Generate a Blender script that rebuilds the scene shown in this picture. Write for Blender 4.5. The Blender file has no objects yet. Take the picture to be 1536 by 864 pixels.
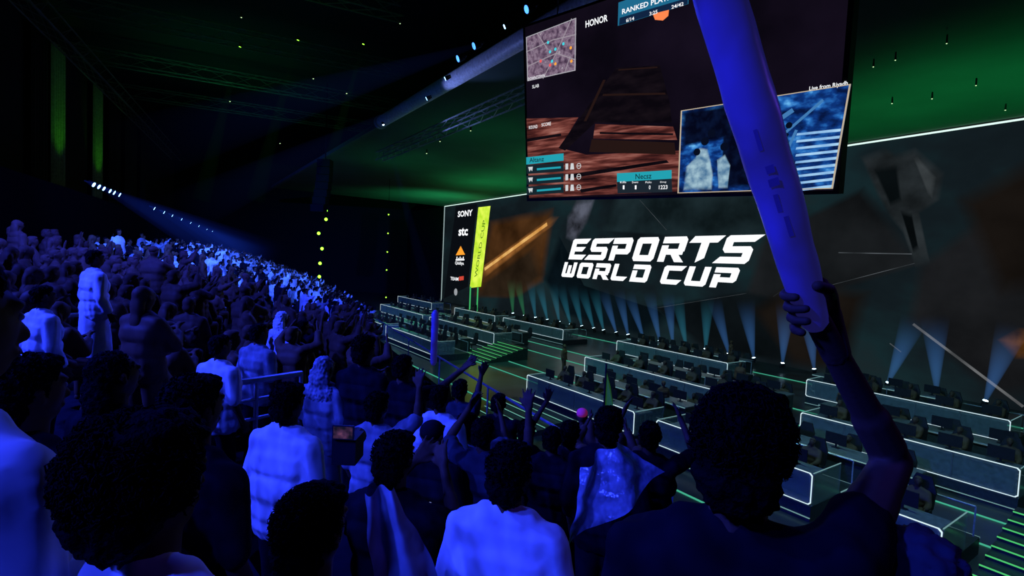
import bpy, bmesh, math, random
import numpy as np
from mathutils import Vector, Matrix, noise
random.seed(11)
SC = bpy.context.scene; COL = SC.collection
SC.view_settings.view_transform = 'Standard'
V = Vector
# ------------------------------------------------------------------ camera
F, CX, CY, H = 768.0, 768.0, 432.0, 6.5
PITCH, ROLL = math.radians(2.7), math.radians(2.5)
CAM = V((0, 0, H))
fw = V((0, math.cos(PITCH), -math.sin(PITCH))); u0 = V((0, math.sin(PITCH), math.cos(PITCH))); r0 = V((1, 0, 0))
cr = r0*math.cos(ROLL)+u0*math.sin(ROLL); cu = u0*math.cos(ROLL)-r0*math.sin(ROLL)
cd = bpy.data.cameras.new('camera'); co = bpy.data.objects.new('camera', cd); COL.objects.link(co)
M = Matrix((cr, cu, -fw)).transposed().to_4x4(); M.translation = CAM; co.matrix_world = M
cd.sensor_width = 36; cd.lens = 18; cd.clip_start = .02; cd.clip_end = 600; SC.camera = co
def ray(px, py): return cr*((px-CX)/F)+cu*((CY-py)/F)+fw
def at(px, py, d): return CAM+ray(px, py)*d
def on_z(px, py, z):
    r = ray(px, py); return CAM+r*((z-H)/r.z)
def proj(p):
    q = V(p)-CAM; d = q.dot(fw); return CX+F*q.dot(cr)/d, CY-F*q.dot(cu)/d, d
AW = math.radians(34.2)
W = V((-math.sin(AW), math.cos(AW), 0)); N = V((math.cos(AW), math.sin(AW), 0)); RZ = math.atan2(-W.y, -W.x)
def S(u, v, z=0): return W*u+N*v+V((0, 0, z))
def on_v(px, py, v):
    r = ray(px, py); return CAM+r*((v-CAM.dot(N))/r.dot(N))
# ------------------------------------------------------------------ materials
def nt(name):
    m = bpy.data.materials.new(name); m.use_nodes = True; t = m.node_tree; t.nodes.clear()
    o = t.nodes.new('ShaderNodeOutputMaterial'); return m, t, o
def emit(name, c, s=1):
    m, t, o = nt(name); e = t.nodes.new('ShaderNodeEmission'); e.inputs[0].default_value = (*c, 1); e.inputs[1].default_value = s
    t.links.new(e.outputs[0], o.inputs[0]); return m
def emit_tex(name, stops, s=1, kind='noise', scale=3, stretch=(1, 1, 1), rot=0, detail=4, fade=False):
    m, t, o = nt(name); L = t.links.new
    tc = t.nodes.new('ShaderNodeTexCoord'); mp = t.nodes.new('ShaderNodeMapping'); mp.inputs['Scale'].default_value = stretch; mp.inputs['Rotation'].default_value = (0, 0, rot)
    L(tc.outputs['Object'], mp.inputs[0])
    if kind == 'noise':
        n = t.nodes.new('ShaderNodeTexNoise'); n.inputs['Scale'].default_value = scale; n.inputs['Detail'].default_value = detail; out = n.outputs[0]
    else:
        n = t.nodes.new('ShaderNodeTexVoronoi'); n.feature = 'DISTANCE_TO_EDGE'; n.inputs['Scale'].default_value = scale; out = n.outputs['Distance']
    L(mp.outputs[0], n.inputs['Vector'])
    cr_ = t.nodes.new('ShaderNodeValToRGB'); els = cr_.color_ramp.elements
    while len(els) < len(stops): els.new(.5)
    for e, (p, c) in zip(els, stops): e.position = p; e.color = (*c, 1)
    L(out, cr_.inputs[0]); e = t.nodes.new('ShaderNodeEmission'); e.inputs[1].default_value = s
    L(cr_.outputs[0], e.inputs[0])
    if fade:   # soft-edged picture shape: opacity stored on the mesh
        at_ = t.nodes.new('ShaderNodeAttribute'); at_.attribute_name = 'fade'; tr = t.nodes.new('ShaderNodeBsdfTransparent'); mx = t.nodes.new('ShaderNodeMixShader')
        L(at_.outputs['Fac'], mx.inputs[0]); L(tr.outputs[0], mx.inputs[1]); L(e.outputs[0], mx.inputs[2]); L(mx.outputs[0], o.inputs[0])
    else: L(e.outputs[0], o.inputs[0])
    return m
def princ(name, c, rough=.7, metal=0, var=.25, scale=9, bump=.0, alpha=1, em=None, spec=.3):
    m, t, o = nt(name); L = t.links.new; b = t.nodes.new('ShaderNodeBsdfPrincipled')
    tc = t.nodes.new('ShaderNodeTexCoord'); n = t.nodes.new('ShaderNodeTexNoise'); n.inputs['Scale'].default_value = scale; L(tc.outputs['Object'], n.inputs['Vector'])
    r = t.nodes.new('ShaderNodeValToRGB'); r.color_ramp.elements[0].position = .3; r.color_ramp.elements[1].position = .7
    r.color_ramp.elements[0].color = (*[x*(1-var) for x in c], 1); r.color_ramp.elements[1].color = (*[min(1, x*(1+var)) for x in c], 1)
    L(n.outputs[0], r.inputs[0]); L(r.outputs[0], b.inputs['Base Color'])
    b.inputs['Roughness'].default_value = rough; b.inputs['Metallic'].default_value = metal; b.inputs['Alpha'].default_value = alpha
    b.inputs['Specular IOR Level'].default_value = spec
    if em: b.inputs['Emission Color'].default_value = (*em[0], 1); b.inputs['Emission Strength'].default_value = em[1]
    if bump:
        bp = t.nodes.new('ShaderNodeBump'); bp.inputs['Strength'].default_value = bump; bp.inputs['Distance'].default_value = .02; L(n.outputs[0], bp.inputs['Height']); L(bp.outputs[0], b.inputs['Normal'])
    L(b.outputs[0], o.inputs[0]); return m
def beam_mat(name, c, s, length, power=1.6):  # lit haze is put in as a glowing volume, strongest at the lens
    m, t, o = nt(name); L = t.links.new
    tc = t.nodes.new('ShaderNodeTexCoord'); sp = t.nodes.new('ShaderNodeSeparateXYZ'); L(tc.outputs['Object'], sp.inputs[0])
    mr = t.nodes.new('ShaderNodeMapRange'); mr.inputs['From Min'].default_value = 0; mr.inputs['From Max'].default_value = length; mr.inputs['To Min'].default_value = 1; mr.inputs['To Max'].default_value = 0
    L(sp.outputs['Z'], mr.inputs['Value'])
    p = t.nodes.new('ShaderNodeMath'); p.operation = 'POWER'; p.inputs[1].default_value = power; L(mr.outputs[0], p.inputs[0])
    k = t.nodes.new('ShaderNodeMath'); k.operation = 'MULTIPLY'; k.inputs[1].default_value = s; L(p.outputs[0], k.inputs[0])
    e = t.nodes.new('ShaderNodeEmission'); e.inputs[0].default_value = (*c, 1); L(k.outputs[0], e.inputs[1]); L(e.outputs[0], o.inputs['Volume']); return m
m_black = princ('matte_black', (.012, .012, .016), .6)
m_soot = princ('soot_black', (.0025, .0025, .003), .9, spec=.02)
m_dark = princ('dark_panel', (.03, .035, .042), .4)
m_conc = princ('tier_concrete', (.012, .012, .016), .85, bump=.2, spec=.05)
m_floor = princ('stage_floor', (.035, .043, .047), .28, var=.5, scale=.8, spec=.5)
m_ceil = princ('hall_ceiling', (.014, .016, .016), .9, spec=.1)
m_canopy = princ('canopy_panel', (.06, .09, .078), .9, var=.12, scale=.3, spec=.05)
m_steel = princ('truss_steel', (.45, .46, .5), .35, .8)
m_roof = princ('roof_steel', (.09, .1, .09), .6, .2)
m_rail = princ('rail_paint', (.4, .42, .48), .4, .3)
m_glass = princ('booth_glass', (.16, .21, .24), .2, var=.35, alpha=.38, spec=.6, em=((.15, .5, .58), .015))  # faint teal self-glow put in to brighten the glass
m_desk = princ('desk_top', (.12, .13, .145), .4)
m_led = emit('white_led', (.72, .92, 1), 1.0)
m_led2 = emit('dim_led', (.4, .8, .85), .36)
m_gled = emit('green_led', (.1, .75, .22), .75)
m_lime = emit('lime_lamp', (.28, 1, .04), 4)
m_white = princ('white_cotton', (.85, .85, .87), .85, var=.12, bump=.2, spec=.1)
m_grey = princ('grey_cotton', (.28, .29, .32), .85, var=.3, bump=.2, spec=.1)
m_navy = princ('black_cotton', (.01, .01, .014), .9, var=.4, spec=.04)
m_mid = princ('blue_grey_cotton', (.06, .065, .08), .85, spec=.1)
m_trou = princ('dark_trousers', (.01, .01, .014), .9, spec=.04)
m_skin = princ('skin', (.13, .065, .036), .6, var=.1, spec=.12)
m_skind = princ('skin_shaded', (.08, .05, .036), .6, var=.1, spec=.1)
m_hair = princ('black_hair', (.004, .0036, .0036), .8, var=.5, scale=70, bump=.6, spec=.05)
m_eye = princ('eye_white', (.4, .4, .4), .3, var=0)
m_pink = princ('pink_fabric', (.8, .08, .3), .7, em=((.8, .05, .3), .12))  # fabric given its own faint pink glow, though it is no lamp
m_stick = princ('blue_inflated_plastic', (.11, .09, .38), .32, var=.5, scale=7, bump=.4, em=((.05, .045, .45), .14), spec=.5)  # built-in glow stands in for light coming through the plastic
m_print = princ('dark_blue_print', (.06, .05, .28), .35, var=.1, em=((.03, .026, .36), .12))  # print carries the same built-in blue glow as the stick
m_plastic = princ('sheer_plastic', (.45, .47, .55), .2, var=.5, scale=14, bump=.9, spec=.7, alpha=.7)
m_cloth = princ('grey_flag_cloth', (.3, .31, .35), .8, var=.35, bump=.3)
m_greenf = princ('green_flag', (.05, .35, .1), .8, em=((.1, .5, .1), .1))  # cloth brightened by its own faint green glow
m_curt = princ('wall_curtain', (.12, .18, .1), .9)
W_T = emit('white_graphic', (.95, .97, 1), 1.1)
# ------------------------------------------------------------------ mesh helpers
class MB:
    def __init__(s): s.b = bmesh.new()
    def box(s, a, b):
        v = [s.b.verts.new((x, y, z)) for x in (a[0], b[0]) for y in (a[1], b[1]) for z in (a[2], b[2])]
        for f in ((0, 1, 3, 2), (4, 6, 7, 5), (0, 4, 5, 1), (2, 3, 7, 6), (0, 2, 6, 4), (1, 5, 7, 3)): s.b.faces.new([v[i] for i in f])
        return s
    def poly(s, pts):
        s.b.faces.new([s.b.verts.new(p) for p in pts]); return s
    def rings(s, rings, cap=True):
        R = [[s.b.verts.new(p) for p in r] for r in rings]; n = len(R[0])
        for a, b in zip(R, R[1:]):
            for i in range(n): s.b.faces.new((a[i], a[(i+1) % n], b[(i+1) % n], b[i]))
        if cap: s.b.faces.new(R[0][::-1]); s.b.faces.new(R[-1])
        return s
    def tube(s, pts, rad, n=8):
        pts = [V(p) for p in pts]; rad = rad if isinstance(rad, (list, tuple)) else [rad]*len(pts); R = []
        for i, p in enumerate(pts):
            t = (pts[min(i+1, len(pts)-1)]-pts[max(i-1, 0)]).normalized()
            a = t.orthogonal() if i == 0 else (pa-t*pa.dot(t)); a.normalize(); pa = a; b = t.cross(a)
            R.append([p+(a*math.cos(k*math.tau/n)+b*math.sin(k*math.tau/n))*rad[i] for k in range(n)])
        return s.rings(R)
    def cap(s, p0, ra, p1, rb, n=10):
        p0 = V(p0); p1 = V(p1); t = p1-p0; l = t.length; t = t.normalized() if l > 1e-6 else V((0, 0, 1)); pts = []; rr = []
        for a in (85, 60, 30, 0): pts.append(p0-t*ra*math.sin(math.radians(a))); rr.append(ra*math.cos(math.radians(a)))
        for a in (0, 30, 60, 85): pts.append(p1+t*rb*math.sin(math.radians(a))); rr.append(rb*math.cos(math.radians(a)))
        if l < 1e-6: pts[4] += t*1e-4
        a = t.orthogonal().normalized(); b = t.cross(a)
        return s.rings([[p+(a*math.cos(k*math.tau/n)+b*math.sin(k*math.tau/n))*r for k in range(n)] for p, r in zip(pts, rr)])
    def ell(s, c, r, seg=3):
        m = Matrix.Translation(V(c)) @ Matrix.Diagonal((*r, 1)); bmesh.ops.create_icosphere(s.b, subdivisions=seg, radius=1, matrix=m); return s
    def cone(s, r1, r2, z0, z1, n=20):
        return s.rings([[(r*math.cos(k*math.tau/n), r*math.sin(k*math.tau/n), z) for k in range(n)] for r, z in ((r1, z0), (r2, z1))])
    def mesh(s, name, mats=(), smooth=False):
        bmesh.ops.recalc_face_normals(s.b, faces=s.b.faces) if len(s.b.faces) else None
        me = bpy.data.meshes.new(name); s.b.to_mesh(me); s.b.free()
        for m in mats: me.materials.append(m)
        if smooth: me.polygons.foreach_set('use_smooth', [True]*len(me.polygons))
        return me
def link(name, me, parent=None):
    o = bpy.data.objects.new(name, me); COL.objects.link(o)
    if parent: o.parent = parent
    return o
def obj(name, mb, mat, parent=None, smooth=False): return link(name, mb.mesh(name, [mat], smooth), parent)
def tag(o, label, cat, group=None, kind=None):
    o['label'] = label; o['category'] = cat
    if group: o['group'] = group
    if kind: o['kind'] = kind
    return o
def thing(name, loc, label, cat, group=None, rz=0):
    o = bpy.data.objects.new(name, None); COL.objects.link(o); o.location = loc; o.rotation_euler = (0, 0, rz); o.empty_display_size = .1
    return tag(o, label, cat, group)
def struct(name, mb, mat): o = obj(name, mb, mat); o['kind'] = 'structure'; return o
def dup(root, loc, rz=None, label=None, group=None):
    r = root.copy(); COL.objects.link(r); r.location = loc
    if rz is not None: r.rotation_euler = (0, 0, rz)
    if label: r['label'] = label
    if group: r['group'] = group
    for ch in list(root.children):
        c = ch.copy(); COL.objects.link(c); c.parent = r
        for g in list(ch.children):
            d = g.copy(); COL.objects.link(d); d.parent = c
    return r
# meshes with modifiers / text are evaluated in a small scratch scene so the big one is not re-evaluated
TS = bpy.data.scenes.new('scratch'); TV = TS.view_layers[0]
def evaluated(o):
    try:
        TS.collection.objects.link(o); TV.update(); dg = TV.depsgraph
        me = bpy.data.meshes.new_from_object(o.evaluated_get(dg))
    except Exception:
        COL.objects.link(o); dg = bpy.context.evaluated_depsgraph_get(); me = bpy.data.meshes.new_from_object(o.evaluated_get(dg))
    bpy.data.objects.remove(o); return me
def remesh(mb, voxel, it=4, amp=0, ns=8, fold=1.0):
    me = mb.mesh('tmp'); o = bpy.data.objects.new('tmp', me)
    r = o.modifiers.new('r', 'REMESH'); r.mode = 'VOXEL'; r.voxel_size = voxel
    s = o.modifiers.new('s', 'SMOOTH'); s.factor = .5; s.iterations = it
    out = evaluated(o); bpy.data.meshes.remove(me)
    if amp:
        sk = 0 if fold == 1 else 4
        for v in out.vertices: c = v.co; x, y = c.x+c.y*.35, c.y-c.x*.35; v.co = c+v.normal*amp*(noise.noise(V((x*ns*(2-fold)+c.z*sk, y*ns*(2-fold)-c.z*sk*.7, c.z*ns*fold)))+.6*noise.noise(V((y*ns*2.2-c.z*sk*1.4, x*ns*2.2+c.z*sk, c.z*ns*.8*fold))+V((3, 1, 7))))
    out.polygons.foreach_set('use_smooth', [True]*len(out.polygons)); return out
def text_polys(mb, s, x0, y0, x1, y1, z=.01, shear=0, bold=.01):
    c = bpy.data.curves.new('t', 'FONT'); c.body = s; c.shear = shear; c.offset = bold; c.resolution_u = 2
    me = evaluated(bpy.data.objects.new('t', c))
    if not len(me.vertices): return
    xs = [v.co.x for v in me.vertices]; ys = [v.co.y for v in me.vertices]; ax, bx, ay, by = min(xs), max(xs), min(ys), max(ys)
    for v in me.vertices: v.co = (x0+(v.co.x-ax)/max(bx-ax, 1e-6)*(x1-x0), y0+(v.co.y-ay)/max(by-ay, 1e-6)*(y1-y0), z)
    mb.b.from_mesh(me); bpy.data.meshes.remove(me)
# ------------------------------------------------------------------ stand geometry
T0, T1 = math.radians(50), math.radians(25.6)
def th(t): return T0 if t < 1 else (T1 if t > 9 else T0+(T1-T0)*(t-1)/8)
ts = np.arange(-7, 84, .25); pts = np.zeros((len(ts), 2)); i0 = int(np.argmin(abs(ts)))
for i in range(i0+1, len(ts)): a = th(ts[i]-.125); pts[i] = pts[i-1]+.25*np.array([-math.sin(a), math.cos(a)])
for i in range(i0-1, -1, -1): a = th(ts[i]); pts[i] = pts[i+1]-.25*np.array([-math.sin(a), math.cos(a)])
nrm = np.array([[-math.cos(th(t)), -math.sin(th(t))] for t in ts])
RW = .85; KMIN, KMAX = -8, 5
def zrow(k): return H-1.7+(.30*k if k < 0 else .2*k)
def srow(x, y):
    d = pts-np.array([x, y]); i = int(np.argmin((d*d).sum(1))); s = float(np.dot(np.array([x, y])-pts[i], nrm[i])); return int(round(s/RW))
def fz(x, y): return zrow(max(KMIN, min(KMAX, srow(x, y))))
def cp(t, s):
    i = int(np.argmin(abs(ts-t))); q = pts[i]+nrm[i]*s; return float(q[0]), float(q[1])
def tfor(px, s, z): return min(np.arange(3, 80, .25), key=lambda t: abs(proj((*cp(t, s), z))[0]-px))
mb = MB()
for k in range(KMIN, KMAX+1):
    a, b, z = (k-.5)*RW, (k+.5)*RW, zrow(k); zl = zrow(k-1) if k > KMIN else z-.02
    for i in range(0, len(ts)-4, 4):
        A0, A1, B0, B1 = cp(ts[i], a), cp(ts[i+4], a), cp(ts[i], b), cp(ts[i+4], b)
        mb.poly([(*A0, z), (*A1, z), (*B1, z), (*B0, z)]); mb.poly([(*A0, zl), (*A1, zl), (*A1, z), (*A0, z)])
struct('floor_tiers', mb, m_conc)
def wallstrip(s, z0, z1, step=8):
    m = MB()
    for i in range(0, len(ts)-step, step): m.poly([(*cp(ts[i], s), z0), (*cp(ts[i+step], s), z0), (*cp(ts[i+step], s), z1), (*cp(ts[i], s), z1)])
    return m
struct('wall_stand_front', wallstrip((KMIN-.5)*RW, 0, zrow(KMIN)), m_dark)
struct('wall_stand_back', wallstrip((KMAX+.5)*RW, zrow(KMAX), H+2.1), m_soot)
struct('wall_left', wallstrip(9.5, 6, 20), m_ceil)
struct('ceiling', MB().box((-90, -30, 20), (90, 120, 20.2)), m_ceil)
struct('floor', MB().box((-90, -30, -.2), (90, 120, 0)), m_floor)
struct('wall_far', MB().poly([(-80, 96, 0), (60, 96, 0), (60, 96, 20), (-80, 96, 20)]), m_ceil)
# canopy above the stage
def sbox(mbx, ua, ub, va, vb, za, zb):
    c = [S(u, v, z) for u in (ua, ub) for v in (va, vb) for z in (za, zb)]; v = [mbx.b.verts.new(p) for p in c]
    for f in ((0, 1, 3, 2), (4, 6, 7, 5), (0, 4, 5, 1), (2, 3, 7, 6), (0, 2, 6, 4), (1, 5, 7, 3)): mbx.b.faces.new([v[i] for i in f])
    return mbx
ZT = 15.2; VW = 37.0
struct('ceiling_canopy', sbox(MB(), -14, 76, 11.8, VW+.6, ZT+.15, ZT+.45), m_canopy)
struct('wall_stage_back', sbox(MB(), -16, 95, VW+.5, VW+.9, 0, ZT+.15), m_black)
# ------------------------------------------------------------------ flat panels with graphics
class Panel:
    def __init__(s, root, O, X, Y):
        s.r = root; s.O = V(O); s.X = X.normalized(); s.Y = Y.normalized(); s.Z = s.X.cross(s.Y)
        m = Matrix((s.X, s.Y, s.Z)).transposed().to_4x4(); m.translation = s.O; root.matrix_world = m
    def loc(s, px, py):
        r = ray(px, py); t = (s.O-CAM).dot(s.Z)/r.dot(s.Z); q = CAM+r*t-s.O; return q.dot(s.X), q.dot(s.Y)
    def poly(s, mb, P, z=.01): mb.poly([(*s.loc(*p), z) for p in P]); return mb
    def part(s, name, mat, P, z=.01):
        return obj(name, s.poly(MB(), P, z), mat, s.r)
    def soft(s, name, mat, P, z=.01, lo=.8, hi=1.12):
        P = [V((*s.loc(*p), z)) for p in P]; c = sum(P, V())/len(P); b = bmesh.new(); la = b.verts.layers.float.new('fade')
        n = len(P); R = []
        for f_, al in ((hi, 0), ((lo+hi)/2, .55), (lo, 1)):
            row = []
            for p in P: v = b.verts.new(c+(p-c)*f_); v[la] = al; row.append(v)
            R.append(row)
        vc_ = b.verts.new(c); vc_[la] = 1
        for a_, b_ in zip(R, R[1:]):
            for i in range(n): b.faces.new((a_[i], a_[(i+1) % n], b_[(i+1) % n], b_[i]))
        for i in range(n): b.faces.new((R[-1][i], R[-1][(i+1) % n], vc_))
        me = bpy.data.meshes.new(name); b.to_mesh(me); b.free(); me.materials.append(mat); return link(name, me, s.r)
    def text(s, st, bl, tl, rx, z=.02, shear=0, bold=.012, mat=None, name='lettering'):
        m = MB(); a = s.loc(*bl); b = s.loc(*tl); c = s.loc(rx, bl[1])
        text_polys(m, st, a[0], a[1], c[0], a[1]+abs(b[1]-a[1]), z, shear, bold); return obj(name, m, mat or W_T, s.r)
    def line(s, mb, a, b, w, z=.02):
        a = V((*s.loc(*a), z)); b = V((*s.loc(*b), z)); n = V((-(b-a).y, (b-a).x, 0)).normalized()*w/2; mb.poly([a-n, b-n, b+n, a+n])
    def streak(s, name, a, b, w, mat, z=.02):
        m = MB(); s.line(m, a, b, w, z); return obj(name, m, mat, s.r)
    def border(s, name, Q, w, mat, z):
        m = MB(); P = [V((*s.loc(*q), z)) for q in Q]; c = sum(P, V())/len(P); I = [p+(c-p).normalized()*w for p in P]
        n = len(P); vo = [m.b.verts.new(p) for p in P]; vi = [m.b.verts.new(p) for p in I]
        for i in range(n): m.b.faces.new((vo[i], vo[(i+1) % n], vi[(i+1) % n], vi[i]))
        return obj(name, m, mat, s.r)
    def disc(s, name, p, r, mat, z, n=12):
        c = s.loc(*p); return obj(name, MB().poly([(c[0]+r*math.cos(k*math.tau/n), c[1]+r*math.sin(k*math.tau/n), z) for k in range(n)]), mat, s.r)
# --- led wall
root = thing('led_wall', (0, 0, 0), 'huge dark LED wall behind the stage showing white event lettering', 'LED wall')
PW = Panel(root, S(74.5, VW, 0), -W, V((0, 0, 1)))
m_wall = emit_tex('wall_picture', [(.3, (.003, .0045, .006)), (.48, (.006, .011, .014)), (.6, (.007, .02, .024)), (.75, (.013, .016, .018))], 1, 'noise', .09, (1, 1.6, 1), .5, 5)
LW = 90
obj('cabinet', MB().box((0, 0, -.4), (LW, ZT, -.02)), m_black, root)
obj('display', MB().poly([(0, 0, 0), (LW, 0, 0), (LW, ZT, 0), (0, ZT, 0)]), m_wall, root)
ew = emit('edge_white', (.75, 1, .9), 1.1)
obj('edge_light', MB().box((0, ZT-.05, .0), (LW, ZT+.03, .12)), ew, root); obj('edge_light', MB().box((-.08, 0, 0), (.03, ZT-.06, .1)), emit('edge_dim', (.6, .8, .8), .5), root)
sh = lambda n, c, P, z, s=1, lo=.35, sc=.22, so=.8: PW.soft('picture_shape', emit_tex(n, [(.32, tuple(x*lo for x in c)), (.7, c)], s, 'noise', sc, (1, 1, 1), 0, 5, True), P, z, so)
sh('brown_shard', (.08, .032, .01), [(738, 335), (826, 318), (824, 345), (812, 420), (770, 442), (715, 440)], .01, 1, .3, .22, .9)
sh('brown_shard_dark', (.03, .018, .01), [(725, 425), (800, 372), (815, 412), (780, 444), (716, 446)], .015)
sh('orange_glow_streak', (.45, .17, .04), [(716, 412), (724, 400), (822, 329), (832, 330), (824, 342), (730, 414)], .02, .8, .5, .6, .55)
PW.streak('picture_streak', (727, 404), (821, 336), .42, emit_tex('orange_streak', [(.3, (.7, .3, .06)), (.7, (1, .6, .2))], .85, 'noise', .6), .03)
sh('pale_rock', (.1, .11, .15), [(866, 300), (893, 296), (880, 335), (862, 362), (850, 355), (852, 325)], .02, 1, .1, .5, .7)
sh('slate_facet', (.016, .032, .038), [(930, 298), (1120, 290), (1150, 355), (1010, 352), (905, 345)], .012, 1, .25, .22, .95)
sh('slate_facet_low', (.003, .008, .012), [(820, 420), (842, 360), (850, 420), (1000, 470), (960, 500), (850, 470)], .012, 1, .35, .22, .95)
sh('charcoal_facet', (.012, .014, .016), [(1150, 360), (1290, 290), (1370, 395), (1230, 440), (1120, 455)], .011, 1, .3, .2, .97)
sh('charcoal_facet_low', (.005, .008, .01), [(985, 462), (1120, 440), (1240, 470), (1210, 545), (1060, 520)], .012, 1, .4, .2, .96)
sh('brown_facet', (.012, .009, .007), [(1130, 465), (1190, 425), (1300, 440), (1270, 560), (1190, 545)], .013, 1, .4, .22, .8)
sh('grey_facet', (.013, .014, .016), [(1385, 400), (1536, 290), (1640, 330), (1640, 560), (1500, 590), (1370, 480)], .012, 1, .35, .22, .94)
sh('brown_facet_right', (.010, .0075, .006), [(1440, 300), (1640, 190), (1640, 420), (1500, 440)], .014, 1, .4, .22, .75)
sh('orange_glow', (.14, .052, .012), [(1500, 510), (1530, 493), (1600, 498), (1600, 538), (1525, 537)], .02, 1, .2, 1, .5)
gun = [(1296, 240), (1330, 228), (1345, 236), (1372, 228), (1412, 262), (1405, 300), (1378, 318), (1392, 385), (1372, 392), (1355, 345), (1336, 322), (1318, 290)]
sh('grey_device', (.024, .031, .035), gun, .025, 1, .3, .5, .93)
sh('dark_device', (.003, .005, .006), [(1312, 255), (1345, 250), (1352, 300), (1336, 308)], .03)
sh('dark_device_low', (.003, .005, .006), [(1352, 318), (1368, 322), (1378, 372), (1370, 378)], .03)
sh('pale_device_edge', (.05, .06, .065), [(1372, 240), (1378, 238), (1404, 266), (1398, 296), (1392, 290)], .031, 1, .4, .5, .7)
ps = emit_tex('pale_streak', [(.35, (.03, .036, .04)), (.65, (.14, .16, .18))], .7, 'noise', .5); psb = emit_tex('bold_streak', [(.35, (.08, .085, .09)), (.65, (.26, .27, .28))], .7, 'noise', .5)
for a, b, w_ in (((1258, 379), (1368, 381), .06), ((1335, 515), (1352, 528), .06), ((1230, 432), (1372, 395), .03), ((1160, 445), (1225, 400), .03), ((960, 300), (1000, 345), .03), ((985, 462), (1120, 440), .02)): PW.streak('picture_streak', a, b, w_, ps, .03)
PW.streak('picture_streak', (1370, 486), (1535, 610), .14, psb, .032)
# big lettering from hand-cut block glyphs
def R_(a, b, c, d): return [(a, b), (c, b), (c, d), (a, d)]
top = [(0, 7.4), (10, 7.4), (10, 8.8), (9, 10), (0, 10)]; topc = [(0, 7.4), (10, 7.4), (10, 8.8), (9, 10), (1, 10), (0, 9)]; bot = [(1, 0), (9, 0), (10, 1.2), (10, 2.6), (0, 2.6), (0, 1.2)]
GL = {'E': [[(0, 0), (2.9, 0), (2.9, 10), (.8, 10), (0, 9.2)], [(0, 7.6), (9.0, 7.6), (10.9, 10), (.8, 10)], [(0, 3.9), (7.4, 3.9), (9, 6.1), (0, 6.1)], [(0, 0), (8.6, 0), (10.4, 2.4), (0, 2.4)]],
 'S': [[(0, 7.6), (9.6, 7.6), (12, 10), (1, 10), (0, 9)], [(0, 5.0), (1.1, 3.8), (2.9, 3.8), (2.9, 9), (0, 9)], R_(1.1, 3.8, 8.9, 6.1), [(7.1, 1.2), (10, 1.2), (10, 5), (8.9, 6.1), (7.1, 6.1)], [(-2, 0), (9, 0), (10, 1.2), (10, 2.4), (0, 2.4)]],
 'P': [R_(0, 0, 2.9, 6.6), top, [(0, 2.8), (9, 2.8), (10, 4), (10, 5.2), (0, 5.2)], R_(7.1, 4, 10, 8.8)],
 'O': [R_(0, 1.2, 2.9, 9), topc, bot, R_(7.1, 1.2, 10, 8.8)],
 'R': [R_(0, 0, 2.9, 6.6), top, R_(0, 2.9, 9.6, 5.2), R_(7.1, 4.2, 10, 8.8), [(4.6, 3.2), (7.8, 3.2), (11, 0), (7.3, 0)]],
 'T': [[(-1.2, 7.5), (9.4, 7.5), (11.4, 10), (.3, 10)], [(3.5, 0), (6.5, 1.8), (6.5, 10), (3.5, 10)]],
 'W': [R_(0, 1, 2.6, 10), R_(7.4, 1.2, 10, 10), R_(3.8, 0, 6.3, 8), [(1, 0), (9, 0), (10, 1.2), (10, 2.5), (0, 2.5), (0, 1)]],
 'L': [R_(0, 1, 2.9, 10), [(1, 0), (8.2, 0), (10, 2.6), (0, 2.6), (0, 1)]], 'D': [R_(0, 0, 2.9, 6.6), top, [(0, 0), (9, 0), (10, 1.2), (10, 2.6), (0, 2.6)], R_(7.1, 1.2, 10, 8.8)],
 'C': [R_(0, 1.2, 2.9, 9), [(0, 7.4), (9, 7.4), (10.8, 10), (1, 10), (0, 9)], [(1, 0), (8.6, 0), (10.4, 2.6), (0, 2.6), (0, 1.2)]], 'U': [R_(0, 1.2, 2.9, 10), bot, R_(7.1, 1.2, 10, 10)]}
def glyphs(mb, s, x0, y0, x1, y1, z, slant=.34):
    adv = [12.0 if c != ' ' else 5.0 for c in s]; tot = sum(adv)-2.0; hh = y1-y0; w = (x1-x0-slant*hh)/tot; x = x0
    for c, a in zip(s, adv):
        for P in GL.get(c, []):
            q = [(x+p[0]*w+slant*p[1]/10*hh, y0+p[1]/10*hh, z) for p in P]; mb.poly(q)
        x += a*w
g = MB(); a = PW.loc(853, 389); b = PW.loc(1139, 352); glyphs(g, 'ESPORTS', a[0], a[1], b[0], b[1], .05); obj('event_lettering', g, W_T, root)
g = MB(); a = PW.loc(842, 415); b = PW.loc(1112, 402); glyphs(g, 'WORLD CUP', a[0], a[1], b[0], b[1], .05); obj('event_lettering', g, W_T, root)
# sponsor column + lime strip
PW.part('sponsor_column', emit('column_black', (.003, .004, .006), 1), [(684, 310), (716, 306), (702, 430), (666, 448)], .03)
PW.part('lime_strip', emit_tex('lime_strip_picture', [(.35, (.5, .8, .03)), (.65, (.8, 1, .1))], 1.0, 'noise', .8), [(718, 311), (736, 309), (722, 430), (705, 432)], .04)
PW.text('SONY', (687, 326), (687, 317), 709, .05, bold=.03); PW.text('stc', (688, 354), (688, 342), 702, .05, bold=.03); PW.text('Qiddiya', (683, 398), (683, 392), 696, .05, bold=.02); PW.text('TEAM', (676, 420), (676, 415), 688, .05, bold=.02)
g = MB()
for k in range(5): PW.poly(g, [(685+k*2.4, 389.2), (686.3+k*2.4, 389.2), (686.6+k*2.4, 385+(k % 2)*2), (685.3+k*2.4, 385+(k % 2)*2)], .05)
PW.poly(g, [(684, 391), (697, 390.6), (697, 388.6), (684, 389)], .05); obj('sponsor_script', g, W_T, root)
PW.part('sponsor_triangle', emit('orange_mark', (1, .35, .03), 1.1), [(684, 383), (698, 382), (691.5, 369)], .05)
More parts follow.
